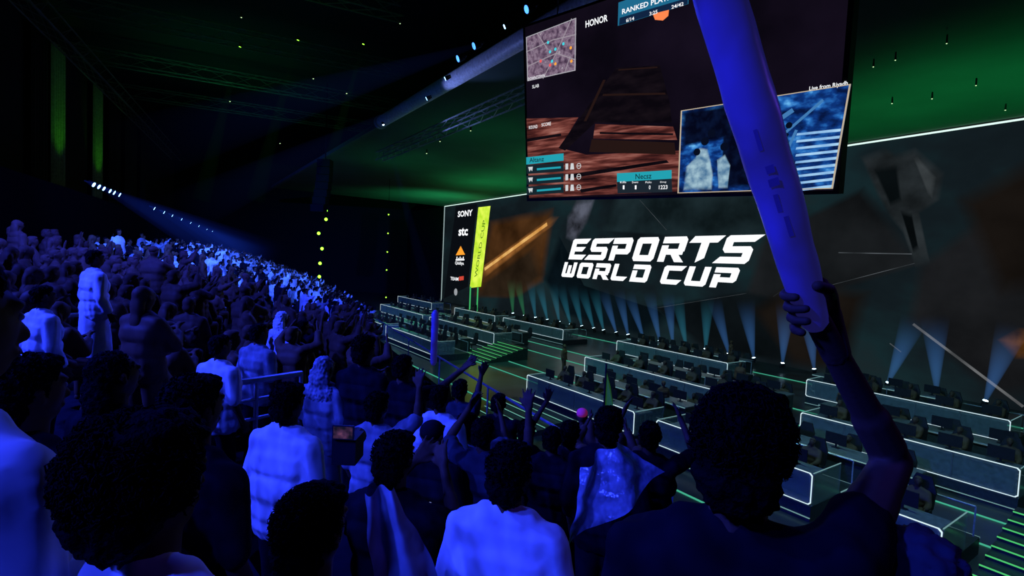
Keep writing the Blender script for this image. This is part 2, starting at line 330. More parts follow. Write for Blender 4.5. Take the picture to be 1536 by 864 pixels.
PW.part('sponsor_tab', emit('red_mark', (.8, .08, .05), .8), [(689, 421), (696, 420), (696, 414), (689, 415)], .05)
PW.disc('round_emblem', (684, 438), .55, emit('emblem_pale', (.4, .42, .45), .8), .05, 16)
smk = emit('strip_mark_green', (.12, .28, .02), .8)
g = MB(); text_polys(g, 'WORLD CUP', 0, 0, 1, 1, 0, 0, .01); p0, p1 = PW.loc(714, 416), PW.loc(727, 330); wv = .8
for v in g.b.verts: v.co = (p0[0]+(p1[0]-p0[0])*v.co.x+(.5-v.co.y)*wv, p0[1]+(p1[1]-p0[1])*v.co.x, .055)
obj('strip_lettering', g, smk, root)
# --- hanging screen
root = thing('hanging_screen', (0, 0, 0), 'large hanging screen above the stage showing game footage and a live camera box', 'screen')
hD = 17.0
hx = cr*1.065-fw-cu*.1445; hy = cr*-.159-fw+cu*5.75
PS = Panel(root, at(793, 298, hD), hx, hy); SWD, SHT = .516*hD, .312*hD
obj('casing', MB().box((-.1, -.08, -.5), (SWD+.1, SHT+.08, -.02)), m_black, root)
obj('display', MB().poly([(0, 0, 0), (SWD, 0, 0), (SWD, SHT, 0), (0, SHT, 0)]), emit_tex('footage_dark', [(.35, (.003, .002, .005)), (.7, (.008, .005, .013))], 1, 'noise', .4), root)
wood = emit_tex('wood_footage', [(.3, (.012, .004, .006)), (.44, (.085, .02, .018)), (.55, (.23, .062, .05)), (.66, (.4, .15, .12)), (.8, (.62, .36, .32))], .8, 'noise', 2.0, (.42, 3.6, 1), -.1, 14)
PS.part('plank_picture', wood, [(790, 178), (868, 176), (840, 222), (880, 232), (1020, 226), (1018, 287), (794, 297)], .01)
PS.part('plank_picture', wood, [(893, 186), (1010, 190), (1016, 210), (890, 208)], .01)
wd = emit_tex('walk_dark', [(.4, (.003, .002, .004)), (.7, (.008, .005, .008))], 1, 'noise', 1.5, (1, 3, 1), 0, 6); wbn = emit('walk_brown', (.018, .008, .007), 1)
PS.part('walkway_picture', wd, [(905, 128), (925, 102), (990, 98), (1005, 155), (1008, 184), (893, 184), (848, 226), (838, 222)], .012)
PS.part('gap_picture', wd, [(850, 262), (1000, 240), (1004, 244), (852, 268)], .013)
PS.part('gap_picture', wd, [(870, 284), (925, 276), (925, 280), (872, 289)], .013); PS.part('gap_picture', wd, [(790, 208), (842, 200), (842, 204), (790, 213)], .013); PS.part('gap_picture', wd, [(900, 198), (1010, 200), (1010, 203), (900, 201)], .013)
for P in ([(888, 209), (1012, 214), (1014, 232), (884, 228)], [(905, 120), (909, 120), (880, 182), (876, 182)], [(905, 141), (998, 139), (999, 142), (904, 144)], [(928, 104), (986, 100), (987, 102), (928, 106)]): PS.part('beam_picture', wbn, P, .014)
Q = [(790, 56), (865, 27), (864, 106), (792, 122)]
PS.part('minimap', emit_tex('map_picture', [(.36, (.07, .04, .08)), (.5, (.2, .13, .2)), (.56, (.3, .22, .3)), (.62, (.16, .1, .17)), (.7, (.45, .38, .45))], .9, 'noise', 5.5, (1, 1, 1), .4, 10), Q, .015)
mr_ = emit('map_road', (.42, .36, .42), .8)
for a, b in (((790, 78), (830, 60)), ((830, 60), (864, 52)), ((815, 118), (835, 80)), ((835, 80), (858, 28)), ((791, 100), (835, 80)), ((835, 80), (864, 90)), ((806, 50), (822, 74)), ((848, 108), (856, 84))): PS.streak('map_road', a, b, .03, mr_, .02)
PS.border('minimap_border', Q, .04, emit('map_border', (.6, .6, .65), .7), .03)
for cc, P in (((.05, .7, .8), [(826, 78), (834, 74), (829, 92), (823, 64), (846, 66)]), ((1, .4, .05), [(857, 72), (834, 96), (858, 92)]), ((.9, .1, .1), [(826, 98), (812, 92)])):
    mm = emit('marker', cc, 1)
    for p in P: PS.disc('map_marker', p, .045, mm, .03)
T_ = PS.text
T_('HONOR', (879, 42), (878, 32), 912, bold=.02); T_('RANKED PLAY: RES', (934, 22), (933, 14.5), 1024, bold=.015, z=.03)
T_('6/14', (940, 34), (940, 28.5), 952, z=.03); T_('3:25', (975, 24), (975, 18.5), 987, z=.03); T_('24/42', (1008, 14), (1008, 8.5), 1026, z=.03)
T_('DOWNTOWN', (793, 121), (793, 117), 818, bold=.0, z=.03); T_('SLAB', (799, 133), (799, 128), 809, bold=0); T_('Live from Riyadh', (1214, 138), (1214, 130), 1271, bold=.01)
T_('ROUND', (794, 194), (794, 189), 807, bold=0); T_('SCORE', (813, 190), (813, 185), 827, bold=0)
for t_, x in (('1', 935), ('1', 953), ('0', 974), ('1223', 989)): T_(t_, (x, 284), (x, 278), x+(2.5 if len(t_) < 2 else 13), bold=.01, z=.03)
for t_, x in (('Kills', 931), ('Downs', 949), ('Picks', 969), ('Dmg', 991)): T_(t_, (x, 275), (x, 272), x+9, bold=0, z=.03)
cy = emit('cyan_bar', (.02, .42, .52), .85)
PS.part('name_bar', cy, [(790, 236), (846, 230), (846, 241), (790, 247)], .02); PS.part('name_bar', cy, [(926, 260), (1008, 255), (1008, 268), (926, 273)], .02)
PS.part('score_panel', emit('score_blue', (.015, .16, .3), .9), [(928, 4), (1034, -32), (1033, 6), (927, 39)], .012)
PS.part('score_panel', emit('score_dark', (.006, .02, .06), .9), [(930, 27), (1032, -3), (1032, 6), (929, 38)], .015)
PS.part('score_emblem', emit('emblem_orange', (1, .25, .08), 1), [(983, 30), (980, 22), (988, 19), (1004, 15), (1003, 24), (995, 31)], .02)
bt = emit('bar_text', (.005, .03, .04), 1); T_('Necsz', (954, 269), (954, 261), 978, .03, mat=bt); T_('Altanz', (795, 244), (795, 237), 817, .03, mat=bt)
PS.part('stat_panel', emit('stat_dark', (.012, .02, .03), 1), [(926, 273), (1008, 268), (1009, 288), (927, 290)], .018)
rd = emit('row_dark', (.008, .02, .028), 1); ic = emit('icon_white', (.7, .73, .75), .9)
for y in (254, 270, 286):
    PS.part('row_panel', rd, [(790, y-6), (846, y-10), (846, y+3), (791, y+7)], .018); PS.part('row_bar', cy, [(806, y-1.5), (842, y-4.5), (842, y-1.5), (806, y+1.5)], .025)
    PS.part('row_icon', ic, [(793, y-3.4), (800, y-4), (799, y+3), (797, y), (795, y+3.6)], .026); PS.part('row_icon', ic, [(849, y-8.4), (853, y-8.8), (853, y), (849, y+.6)], .026); PS.part('row_icon', ic, [(857, y-9), (861, y-9.2), (862, y), (856, y+.4)], .026)
    c = PS.loc(869, y-5); r_ = lambda R: [(c[0]+R*math.cos(k*math.tau/14), c[1]+R*math.sin(k*math.tau/14), .026) for k in range(14)]
    obj('row_icon_ring', MB().rings([r_(.085), r_(.066)], cap=False), ic, root); PS.streak('row_icon_tick', (866.5, y-5), (871.5, y-5.3), .02, ic, .027)
feed = emit_tex('camera_feed_picture', [(.36, (.002, .008, .05)), (.5, (.004, .035, .2)), (.62, (.02, .15, .5)), (.74, (.15, .5, .9))], 1.0, 'noise', 2.6, (1, 1.6, 1), .4, 9)
fq = [(1022, 166), (1277, 126), (1250, 283), (1017, 290)]
PS.part('camera_feed', feed, fq, .015)
fd = emit_tex('feed_dark', [(.4, (.001, .002, .01)), (.7, (.003, .008, .035))], 1, 'noise', 4, fade=True); fp = emit_tex('feed_pale', [(.35, (.08, .2, .36)), (.65, (.4, .6, .7))], .9, 'noise', 5, detail=8, fade=True); fd2 = emit('feed_head_dark', (.002, .004, .014), 1)
PS.soft('feed_shape', fd, [(1024, 168), (1110, 155), (1098, 205), (1060, 212), (1024, 220)], .02, .85)
PS.soft('feed_shape', fd, [(1085, 205), (1110, 184), (1120, 205), (1130, 280), (1082, 281)], .0205, .92, 1.04); PS.soft('feed_shape', fd, [(1130, 225), (1150, 202), (1165, 230), (1172, 278), (1134, 280)], .021, .92, 1.04); PS.soft('feed_shape', fd, [(1158, 235), (1172, 216), (1186, 240), (1190, 278), (1160, 280)], .0212, .92, 1.04)
PS.soft('feed_figure', fp, [(1030, 250), (1044, 236), (1050, 222), (1062, 224), (1066, 240), (1070, 262), (1068, 284), (1026, 285)], .022, .88, 1.04)
PS.soft('feed_figure', fp, [(1076, 240), (1088, 232), (1096, 248), (1092, 282), (1078, 282)], .0225, .88, 1.04)
for p, r_ in (((1058, 212), .1), ((1087, 220), .1), ((1068, 200), .1), ((1102, 176), .13), ((1149, 194), .13), ((1128, 205), .1), ((1046, 228), .09), ((1171, 208), .1), ((1184, 188), .07)): PS.disc('feed_head', p, r_, fd2, .024, 14)
for a, b in (((1108, 190), (1122, 170)), ((1150, 205), (1166, 182)), ((1172, 220), (1182, 200))): PS.streak('feed_arm', a, b, .07, fd2, .0235)
fs = emit_tex('feed_stairs', [(.3, (.1, .3, .65)), (.7, (.5, .78, 1))], 1, 'noise', 2)
for k in range(9):
    y = 193+k*10.5; PS.part('feed_stair', fs, [(1196-k*.5, y+7), (1262-k*1.6, y), (1261-k*1.6, y+4.2), (1195-k*.5, y+10.5)], .022)
fst = emit('feed_stripe', (.06, .22, .5), .9)
for a, b, w_ in (((1160, 215), (1235, 150), .06), ((1140, 200), (1190, 165), .1), ((1170, 250), (1195, 195), .06)): PS.streak('feed_stripe', a, b, w_, fst, .0175)
PS.border('feed_border', fq, .04, emit('feed_border', (.75, .62, .45), .7), .03)
for fx in (.12, .5, .88):
    p = PS.O+PS.X*SWD*fx+PS.Y*SHT-PS.Z*.3; c = obj('suspension_cable', MB().tube([p, (p.x, p.y, ZT+.2)], .025, 6), m_steel); c.parent = root; c.matrix_parent_inverse = root.matrix_world.inverted()
# ------------------------------------------------------------------ people
def hand(L, w, f, n, sd, curl=.3):
    w = V(w); f = V(f).normalized(); n = V(n); n = (n-f*n.dot(f)).normalized(); l = f.cross(n)*sd
    for k in (-.022, 0, .022): L.append(('c', w+f*.01+l*k*.6, .02, w+f*.085+l*k*1.2, .016))
    for i, ln in enumerate((.068, .078, .072, .056)):
        b = w+f*.09+l*(.033-.022*i); sp = l*(.010-.0065*i); m = b+f*ln*.5+sp+n*ln*curl*.25; t = m+f*ln*.45+sp+n*ln*curl*.7
        L.append(('c', b-f*.02, .0105, m, .0095)); L.append(('c', m, .0095, t, .008))
    b = w+f*.03+l*.028; m = b+f*.028+l*.03; t = m+f*.032+l*.012+n*.008
    L.append(('c', b, .015, m, .012)); L.append(('c', m, .012, t, .0095))
ARM = {'down': ((.25, -.03, 1.13), (.24, .08, .9)), 'clap': ((.24, .14, 1.16), (.05, .34, 1.3)), 'up': ((.33, .1, 1.58), (.3, .16, 1.83)), 'cheer': ((.36, .16, 1.5), (.24, .28, 1.74)),
       'phone': ((.24, .2, 1.3), (.09, .36, 1.5)), 'lap': ((.24, .08, 1.12), (.12, .3, 1.02)), 'desk': ((.24, .16, 1.15), (.17, .4, 1.1))}
def figure(la='down', ra='down', sit=False, robe=False, lean=0., arms=None, sleeve=.0, hair='short', hands=True, girth=1.0, shrug=.03, slv=.12, loose=0.):
    """primitive lists: body, shirt, trousers, hair (local: faces +Y, 1.76 m)"""
    B, Sh, Tr, Ha = [], [], [], []
    dz = -.47 if sit else 0
    def U(p): p = V(p); p.y += lean*(p.z-.95); p.z += dz; return p
    c = lambda L, a, ra_, b, rb: L.append(('c', a, ra_, b, rb))
    for L, o in ((B, 0), (Sh, .018+loose)):
        c(L, U((-.08, 0, .98)), .115+o, U((.08, 0, .98)), .115+o); c(L, U((-.07*girth, .0, 1.12)), .112*girth+o, U((.07*girth, 0, 1.12)), .112*girth+o)
        c(L, U((-.1, .0, 1.28)), .112+o, U((.1, 0, 1.28)), .112+o); c(L, U((-.14, -.01, 1.4)), .07+min(o, .024), U((.14, -.01, 1.4)), .07+min(o, .024)); c(L, U((-.08, -.01, 1.45)), .055+min(o, .02), U((.08, -.01, 1.45)), .055+min(o, .02))
    if loose: c(Sh, U((-.09, 0, .9)), .13+loose, U((.09, 0, .9)), .13+loose)
    c(B, U((0, -.01, 1.4)), .065, U((0, .01, 1.56)), .056); c(Sh, U((0, -.012, 1.42)), .078, U((0, -.005, 1.485)), .068)
    B.append(('e', U((0, .012, 1.655)), (.076, .096, .108))); c(B, U((0, .04, 1.585)), .05, U((0, .055, 1.58)), .042)
    c(B, U((0, .1, 1.655)), .012, U((0, .118, 1.625)), .016); c(B, U((-.018, .098, 1.592)), .011, U((.018, .098, 1.592)), .011)
    for s in (-1, 1):
        c(B, U((s*.078, .0, 1.63)), .014, U((s*.083, -.012, 1.665)), .018); c(B, U((s*.015, .1, 1.69)), .011, U((s*.05, .088, 1.69)), .011)
        if sit: kn, an = V((s*.13, .42, .5)), V((s*.12, .4, .1)); hp = V((s*.09, 0, .5))
        else: kn, an = V((s*.105, .02, .5)), V((s*.11, -.02, .09)); hp = V((s*.09, 0, .93))
        for L, o in ((B, 0), (Tr, .016)): c(L, hp, .098+o, kn, .062+o); c(L, kn, .06+o, an, .042+o)
        c(B, an-V((0, .03, .045)), .04, an+V((0, .15, -.05)), .036)
        if arms and s in arms: el, wr, fdir, nd = arms[s]
        else:
            el, wr = ARM[la if s < 0 else ra]; el = U((el[0]*s, el[1], el[2])); wr = U((wr[0]*s, wr[1], wr[2])); fdir = wr-el; nd = V((-s, 0, 0)) if (la if s < 0 else ra) in ('clap', 'down', 'cheer') else V((0, 1, 0))
        shd = U((s*.19, -.01, 1.395)); up = el.z > shd.z-.02
        if up:
            shd = shd+V((-s*.01, 0, shrug))
            for L, o in ((B, 0), (Sh, .016)): c(L, U((s*.07, -.01, 1.41)), .07+o, shd, .058+o)
        c(B, shd, .054, el, .038); c(B, shd+(el-shd)*.2, .052, shd+(el-shd)*.6, .047); c(B, el, .037, wr, .026); c(B, el+(wr-el)*.12, .04, el+(wr-el)*.42, .038)
        if hands: hand(B, wr, fdir, nd, s)
        else: c(B, wr, .028, V(wr)+V(fdir).normalized()*.13, .024)
        c(Sh, shd, .075+loose*.4, el+(shd-el)*(slv if sleeve <= 0 else 0), .06+loose*.6)
        if sleeve > 0: c(Sh, el, .062+loose*.5, el+(wr-el)*sleeve, .048+loose*.5)
    if robe: c(Tr, U((0, 0, .95)), .17, V((0, .02, .14)) if not sit else V((0, .4, .3)), .21)
    if hair == 'short':
        Ha += [('e', U((0, -.018, 1.68)), (.083, .092, .092)), ('e', U((0, -.055, 1.625)), (.07, .05, .06)), ('e', U((0, .03, 1.735)), (.066, .062, .034))]
    elif hair == 'curly':
        Ha += [('e', U((0, -.03, 1.7)), (.122, .122, .117)), ('e', U((0, -.075, 1.63)), (.1, .07, .09)), ('e', U((0, .03, 1.76)), (.09, .08, .05)), ('e', U((.05, -.03, 1.78)), (.06, .07, .05)), ('e', U((-.07, -.02, 1.72)), (.075, .08, .08))]
    elif hair == 'bushy':
        Ha += [('e', U((0, -.018, 1.685)), (.089, .099, .1)), ('e', U((0, -.06, 1.615)), (.08, .055, .075)), ('e', U((0, .03, 1.745)), (.08, .07, .04))]
    elif hair == 'long':
        Ha += [('e', U((0, -.018, 1.68)), (.088, .098, .096)), ('e', U((0, -.07, 1.56)), (.085, .05, .14)), ('e', U((0, -.085, 1.42)), (.08, .04, .1))]
    elif hair == 'cap':
        Ha += [('e', U((0, -.005, 1.7)), (.087, .104, .075)), ('c', U((-.045, .1, 1.7)), .014, U((.045, .1, 1.7)), .014), ('c', U((-.03, .14, 1.692)), .012, U((.03, .14, 1.692)), .012)]
    elif hair == 'scarf':
        Ha += [('e', U((0, -.02, 1.675)), (.092, .1, .1)), ('e', U((0, -.07, 1.55)), (.12, .06, .15)), ('e', U((0, -.06, 1.4)), (.19, .08, .12))]
    return B, Sh, Tr, Ha
def strands(me, c, R, n, ln, rad, curl=.9):
    """short curling locks growing out of a hair mesh"""
    m = MB(); m.b.from_mesh(me); c = V(c)
    for i in range(n):
        a = random.random()*math.tau; b = math.asin(random.uniform(-.55, 1)); d = V((math.cos(a)*math.cos(b), math.sin(a)*math.cos(b), math.sin(b)))
        if d.y > .35 and d.z < .45: continue
        p = c+V((d.x*R[0], d.y*R[1], d.z*R[2]))*.96; tw = V((random.uniform(-1, 1), random.uniform(-1, 1), random.uniform(-.8, .6))); tn = tw.cross(d); tn = tn.normalized() if tn.length > .01 else d.orthogonal(); l = ln*random.uniform(.5, 1.2)
        if curl > 1: l *= 1+.8*noise.noise(d*3.5); P = [p, p+(d*.8+tn*.3)*l*.35, p+(d*.9+tn*.9)*l*.42, p+(d*.55+tn*1.2)*l*.42]
        else: q = p+(d*.8+tw*.45).normalized()*l*.5; P = [p, q, q+(d*.3+tn*.9+V((0, 0, -.25))).normalized()*l*.5]
        m.tube(P, [rad, rad*.95, rad*.75, rad*.3][:len(P)-1]+[rad*.3], 3)
    out = m.mesh('hair', (), True); bpy.data.meshes.remove(me); return out
def prim(L):
    m = MB()
    for p in L:
        if p[0] == 'c': m.cap(*p[1:])
        else: m.ell(p[1], p[2], 3 if p[2][0] > .03 else 2)
    return m
PEOPLE = []
def person(head, label, yaw_to=None, sc=None, floor=None, shirt=None, hairm=None, hair='short', group=None, vox=None, trou=None, warms=None, **kw):
    """head = world position of head centre; feet found on the tier below it"""
    fl = fz(head.x, head.y) if floor is None else floor
    s = (head.z-fl)/1.65 if sc is None else sc; loc = V((head.x, head.y, head.z-1.65*s)); dist = (head-CAM).length
    vox = vox or (.009 if dist < 4.2 or warms else .012)
    tgt = yaw_to or S(22, 27); d = tgt-loc; rz = math.atan2(-d.x, d.y)
    inv = Matrix.Rotation(-rz, 3, 'Z'); arms = {}
    for sd, (e, w, f_, n_) in (warms or {}).items(): arms[sd] = (inv @ (e-loc)/s, inv @ (w-loc)/s, inv @ f_, inv @ n_)
    kw['lean'] = kw.get('lean', 0.); kw['loose'] = .02 if shirt in (m_white, m_grey) else .004
    B, Sh, Tr, Ha = figure(arms=arms, hair=hair, **kw)
    r = thing('person', loc, label, 'person', group, rz); r.scale = (s, s, s)
    def add(nm, me, mt): me.materials.clear(); me.materials.append(mt); return link(nm, me, r)
    add('body', remesh(prim(B), vox, 3), m_skin); add('shirt', remesh(prim(Sh), .012, 6, .011, 10, .4), shirt or m_navy)
    add('trousers', remesh(prim(Tr), .022, 4, .008, 8), trou or m_trou)
    hm = remesh(prim(Ha), .01, 2, .014 if hair != 'cap' else .001, 38); ly = kw['lean']*.74
    if hair == 'curly': hm = strands(hm, (0, -.03+ly, 1.7), (.124, .124, .119), 4200, .034, .0026, 2)
    elif hair == 'bushy': hm = strands(hm, (0, -.018+ly, 1.69), (.091, .101, .102), 2000 if dist < 1.6 else 450, .022, .0024 if dist < 1.6 else .004)
    elif hair in ('short', 'long') and dist < 5: hm = strands(hm, (0, -.018+ly, 1.68), (.085, .094, .094), 350, .018, .0035)
    add({'cap': 'cap', 'scarf': 'head_scarf'}.get(hair, 'hair'), hm, hairm or m_hair)
    for sd in (-1, 1): link('eye', MB().ell((sd*.031, .096+.705*kw['lean'], 1.665), (.013, .008, .009), 2).mesh('eye', [m_eye], True), r)
    PEOPLE.append(V((loc.x, loc.y))); return r
def solve(px, py, d, lo=.88, hi=1.1):
    best = None
    for f_ in np.linspace(.6, 1.6, 101):
        P = at(px, py, d*f_); s = (P.z-fz(P.x, P.y))/1.65
        e = max(0, lo-s, s-hi)*20+abs(math.log(f_))
        if best is None or e < best[0]: best = (e, P)
    return best[1]
# A: person with the inflated stick at right
hA = at(1112, 680, 1.03)
eA, wA = at(1340, 692, 1.12), at(1254, 532, 1.05)
Ga = at(1216, 462, 1.02); Gt = at(1078, -10, .93); ax = (Ga-Gt).normalized()
pA = person(hA, 'person in black seen from behind, right arm raised gripping a blue inflated stick', sc=(hA.z-fz(hA.x, hA.y))/1.65, yaw_to=S(20, 37), vox=.006, hands=False, hair='bushy', warms={1: (eA, wA, (Ga-wA), V((-1, 0, 0)))}, ra='up', sleeve=.0, shrug=.085, slv=.62)
rt = (wA-Ga); rt = (rt-ax*rt.dot(ax)).normalized(); bk = ax.cross(rt); bk = bk if bk.y > 0 else -bk
HL = []
RS = .030
palm = Ga+rt*(RS+.014)
HL += [('c', wA, .028, palm+ax*.03, .025)]
for k in (-.03, -.01, .01, .03): HL.append(('c', palm+ax*k, .018, wA+(palm-wA)*.35+ax*k*.4, .022))
for i, k in enumerate((-.034, -.012, .010, .031)):
    prev = None
    for j in range(7):
        a = math.radians(-5+j*(32, 35, 34, 30)[i]); q = Ga+ax*(k+.002*j*(i-1.5)*.3)+rt*math.cos(a)*(RS+.009)+bk*math.sin(a)*(RS+.009)
        if prev: HL.append(('c', prev, .0122-.0005*j, q, .0118-.0005*j))
        prev = q
prev = palm+ax*.02-bk*.012
for j, (a, k) in enumerate(((-35, -.012), (-75, -.035), (-110, -.052))):
    a = math.radians(a); q = Ga+ax*k+rt*math.cos(a)*(RS+.011)+bk*math.sin(a)*(RS+.011); HL.append(('c', prev, .0145-.001*j, q, .0135-.001*j)); prev = q
me = remesh(prim(HL), .0035, 3); me.materials.append(m_skin); ho = link('hand', me, pA)
bpy.context.view_layer.update(); ho.matrix_parent_inverse = pA.matrix_world.inverted()
# stick
stick = thing('inflatable_stick', Ga+ax*.04, 'blue inflatable cheering stick held up high by the raised right hand', 'cheering stick')
L0 = (Gt-Ga).length+.12; tube = MB(); rr = []; pp = []
prof = ((-.05, .008), (-.046, .017), (-.034, .025), (0, .029), (.04, .033), (.1, .037), (.2, .040), (.35, .043), (.5, .044), (L0-.03, .044), (L0-.008, .034), (L0, .01))
for i in range(len(prof)-1):
    for j in range(4 if 2 < i < 9 else 1):
        f_ = j/(4 if 2 < i < 9 else 1); pp.append(-ax*(prof[i][0]+(prof[i+1][0]-prof[i][0])*f_+.04)); rr.append(prof[i][1]+(prof[i+1][1]-prof[i][1])*f_)
pp.append(-ax*(L0+.04)); rr.append(.01); tube.tube(pp, rr, 40)
for v in tube.b.verts: q = v.co.copy(); h_ = -q.dot(ax); v.co = q+(q+ax*h_)*.07*noise.noise(V((q.x*26, q.y*26, q.z*9)))
obj('tube', tube, m_stick, stick, True)
nv = (CAM-(Ga-ax*.25)); nv = (nv-ax*nv.dot(ax)).normalized(); sd_ = ax.cross(nv)
for k0, k1, wd_, o_ in ((.16, .2, .005, -.004), (.21, .245, .005, .004), (.26, .275, .010, 0), (.285, .3, .008, 0), (.33, .37, .004, .006)):
    R2 = .042 if k0 < .22 else .0445
    obj('printed_mark', MB().poly([-ax*(k+.04)+(nv*math.cos(a)+sd_*math.sin(a))*R2 for k, a in ((k0, (o_-wd_)/.05), (k1, (o_-wd_)/.05), (k1, (o_+wd_)/.05), (k0, (o_+wd_)/.05))]), m_print, stick)
# other foreground people
person(at(222, 735, .84), 'curly-haired person in a white shirt filling the bottom left corner', shirt=m_white, hair='curly', sleeve=.2)
person(at(-88, 492, .86), 'person in white at the left edge, only the bright shoulder showing', shirt=m_white, sleeve=.2)
person(at(764, 712, 1.95), 'person with short dark hair and white shirt, bottom centre of the foreground', shirt=m_white, hair='bushy')
person(solve(592, 690, 2.3), 'dark-haired person in black left of the capped person, holding a camera', shirt=m_navy, la='phone', ra='phone', hair='bushy')
pe = person(solve(648, 655, 3.3), 'person in a dark cap and black shirt with white script lettering on the back', shirt=m_navy, hair='cap', hairm=m_navy)
g = MB(); text_polys(g, 'play', -.12, 1.17, .1, 1.27, 0, .2)
for v in g.b.verts: v.co = (v.co.x, -.162, v.co.y)
obj('shirt_lettering', g, emit('shirt_print', (.25, .3, .8), .6), pe)  # white print glows blue by itself in place of blue light on it
PF = solve(748, 606, 5.2); person(PF, 'dark-haired person with one open hand raised toward the stage', shirt=m_navy, warms={1: (at(796, 640, 5.25), at(820, 602, 5.3), ray(826, 580)-ray(820, 602), V((-.3, 1, 0)))})
person(solve(546, 526, 4.7), 'tall standing person in black shirt left of the pointing person', shirt=m_navy, hair='bushy')
PG = solve(604, 552, 4.6); person(PG, 'person in black stretching one arm out toward the stage', shirt=m_navy, warms={1: (at(655, 586, 4.75), at(692, 556, 4.9), ray(715, 535)-ray(692, 556), V((0, .3, -1)))})
PK = solve(690, 585, 5.4); person(PK, 'person with both bare hands lifted beside the outstretched arm', shirt=m_mid, warms={1: (at(716, 592, 5.4), at(722, 562, 5.5), ray(728, 548)-ray(722, 562), V((-.5, 1, 0))), -1: (at(668, 575, 5.4), at(700, 548, 5.5), ray(712, 535)-ray(700, 548), V((.5, 1, 0)))})
person(solve(660, 598, 4.2), 'person in a bright white shirt behind the capped person', shirt=m_white, hair='short')
person(solve(632, 592, 4.9), 'person in white partly behind the person stretching an arm out', shirt=m_white, hair='bushy')
person(solve(432, 606, 3.1), 'person in a wide white shirt seen from behind, left of the camera holder', shirt=m_white, sleeve=.3, girth=1.15, hair='bushy')
person(solve(913, 640, 3.7), 'person wrapped in a sheer plastic sheet, right of the centre foreground', shirt=m_navy, sleeve=.5, hair='bushy')
person(solve(873, 624, 7.6), 'person in a small pink cap between the raised hand and the plastic-wrapped person', shirt=m_navy, hair='cap', hairm=m_pink)
person(solve(828, 660, 4.2), 'short person in black below the raised open hand', shirt=m_navy)
person(solve(855, 652, 4.4), 'person in black left of the plastic-wrapped person', shirt=m_navy, hair='bushy')
person(solve(790, 648, 4.9), 'person in black just under the forearm of the raised open hand', shirt=m_navy, hair='bushy')
person(solve(975, 655, 4.0), 'dark-haired person clapping right of the plastic-wrapped person', shirt=m_navy, la='cheer', ra='cheer')
person(solve(700, 640, 4.0), 'person in grey cheering with both arms up behind the bottom centre person', shirt=m_grey, la='clap', ra='cheer', hair='bushy')
person(solve(566, 612, 3.8), 'person in grey with one arm up left of the bright white shirt', shirt=m_grey, ra='up', hair='bushy')
person(solve(725, 650, 3.6), 'dark person with both arms lifted close behind the bottom centre head', shirt=m_mid, la='cheer', ra='up')
person(solve(487, 552, 4.8), 'person in a pale patterned head scarf below the white-robed person', shirt=m_grey, hair='scarf', hairm=m_grey, robe=True, trou=m_grey)
person(solve(424, 478, 8.0), 'person in a long white robe standing tall in the aisle', shirt=m_white, robe=True, trou=m_white, sleeve=.9, hair='scarf', hairm=m_white)
person(solve(388, 500, 7.6), 'person in a blue-lit grey shirt left of the white-robed person', shirt=m_grey)
person(solve(455, 490, 8.4), 'person in black with one arm raised right of the white-robed person', shirt=m_navy, ra='up')
person(solve(142, 388, 6.6), 'person in a white shirt standing highest at the left side of the crowd', shirt=m_white, sleeve=.8, robe=True, trou=m_white)
person(solve(64, 445, 7.0), 'person in white left of the tall white shirt', shirt=m_white, sleeve=.8)
person(solve(330, 520, 6.2), 'person in a white shirt behind the blue barrier', shirt=m_white)
person(solve(40, 590, 2.3), 'dark silhouette of a person leaning in at left, behind the curly hair', shirt=m_navy, hair='bushy')
person(solve(170, 565, 2.7), 'dark long-haired person left of the blue barrier', shirt=m_navy, hair='long')
person(solve(290, 615, 2.2), 'dark person directly right behind the curly hair', shirt=m_navy, hair='bushy')
person(at(468, 800, 1.2), 'person in black between curly hair and the grey flag', shirt=m_navy, hair='bushy')
person(at(1372, 870, 1.0), 'person in a dark patterned shawl at bottom right corner', shirt=m_mid, hair='scarf', hairm=m_mid)
person(at(1075, 850, 1.5), 'person half hidden below the stick holder, in a pale shirt', shirt=m_grey)
def sheet(name, P, mat, label, cat, n=14, amp=.03):
    o0 = sum((V(p) for p in P), V())/4; m = MB(); gr = []
    for i in range(n+1):
        row = []
        for j in range(n+1):
            a, b = i/n, j/n; q = P[0]*(1-a)*(1-b)+P[1]*a*(1-b)+P[2]*a*b+P[3]*(1-a)*b
            q = q+V((.3, -1, 0))*amp*math.sin(a*9+b*3)+V((0, -1, .2))*amp*.9*noise.noise(q*6)+V((.5, -.4, .3))*amp*.6*noise.noise(q*13); row.append(m.b.verts.new(q-o0))
        gr.append(row)
    for i in range(n):
        for j in range(n): m.b.faces.new((gr[i][j], gr[i+1][j], gr[i+1][j+1], gr[i][j+1]))
    o = obj(name, m, mat, None, True); o.location = o0; return tag(o, label, cat)
sheet('flag', [at(548, 740, 1.75), at(590, 728, 1.8), at(660, 875, 1.7), at(560, 880, 1.6)], m_cloth, 'grey cloth flag hanging at the bottom between two dark people', 'flag', 24, .035)
sheet('plastic_sheet', [at(872, 700, 2.9), at(925, 662, 3.0), at(1002, 712, 2.9), at(842, 835, 2.6)], m_plastic, 'shiny sheer plastic sheet draped over a back, right of centre', 'plastic sheet', 30, .05)
st2 = obj('inflatable_stick', MB().tube([(0, 0, 0), (0, 0, .03), (0, 0, .5), (.0, 0, .53)], [.015, .032, .035, .015], 14), m_stick, None, True); st2.location = at(650, 548, 4.9); tag(st2, 'small blue inflatable stick standing upright above the arm in mid crowd', 'cheering stick')
fg = thing('flag', at(905, 632, 4.4), 'small green flag on a thin pole right of the raised hand', 'flag'); obj('pole', MB().tube([(0, 0, -.2), (0, 0, .5)], .008, 6), m_black, fg)
obj('cloth', MB().poly([(0, 0, .45), (.05, .02, .3), (.1, 0, .02), (.01, .01, .05)]), m_greenf, fg)
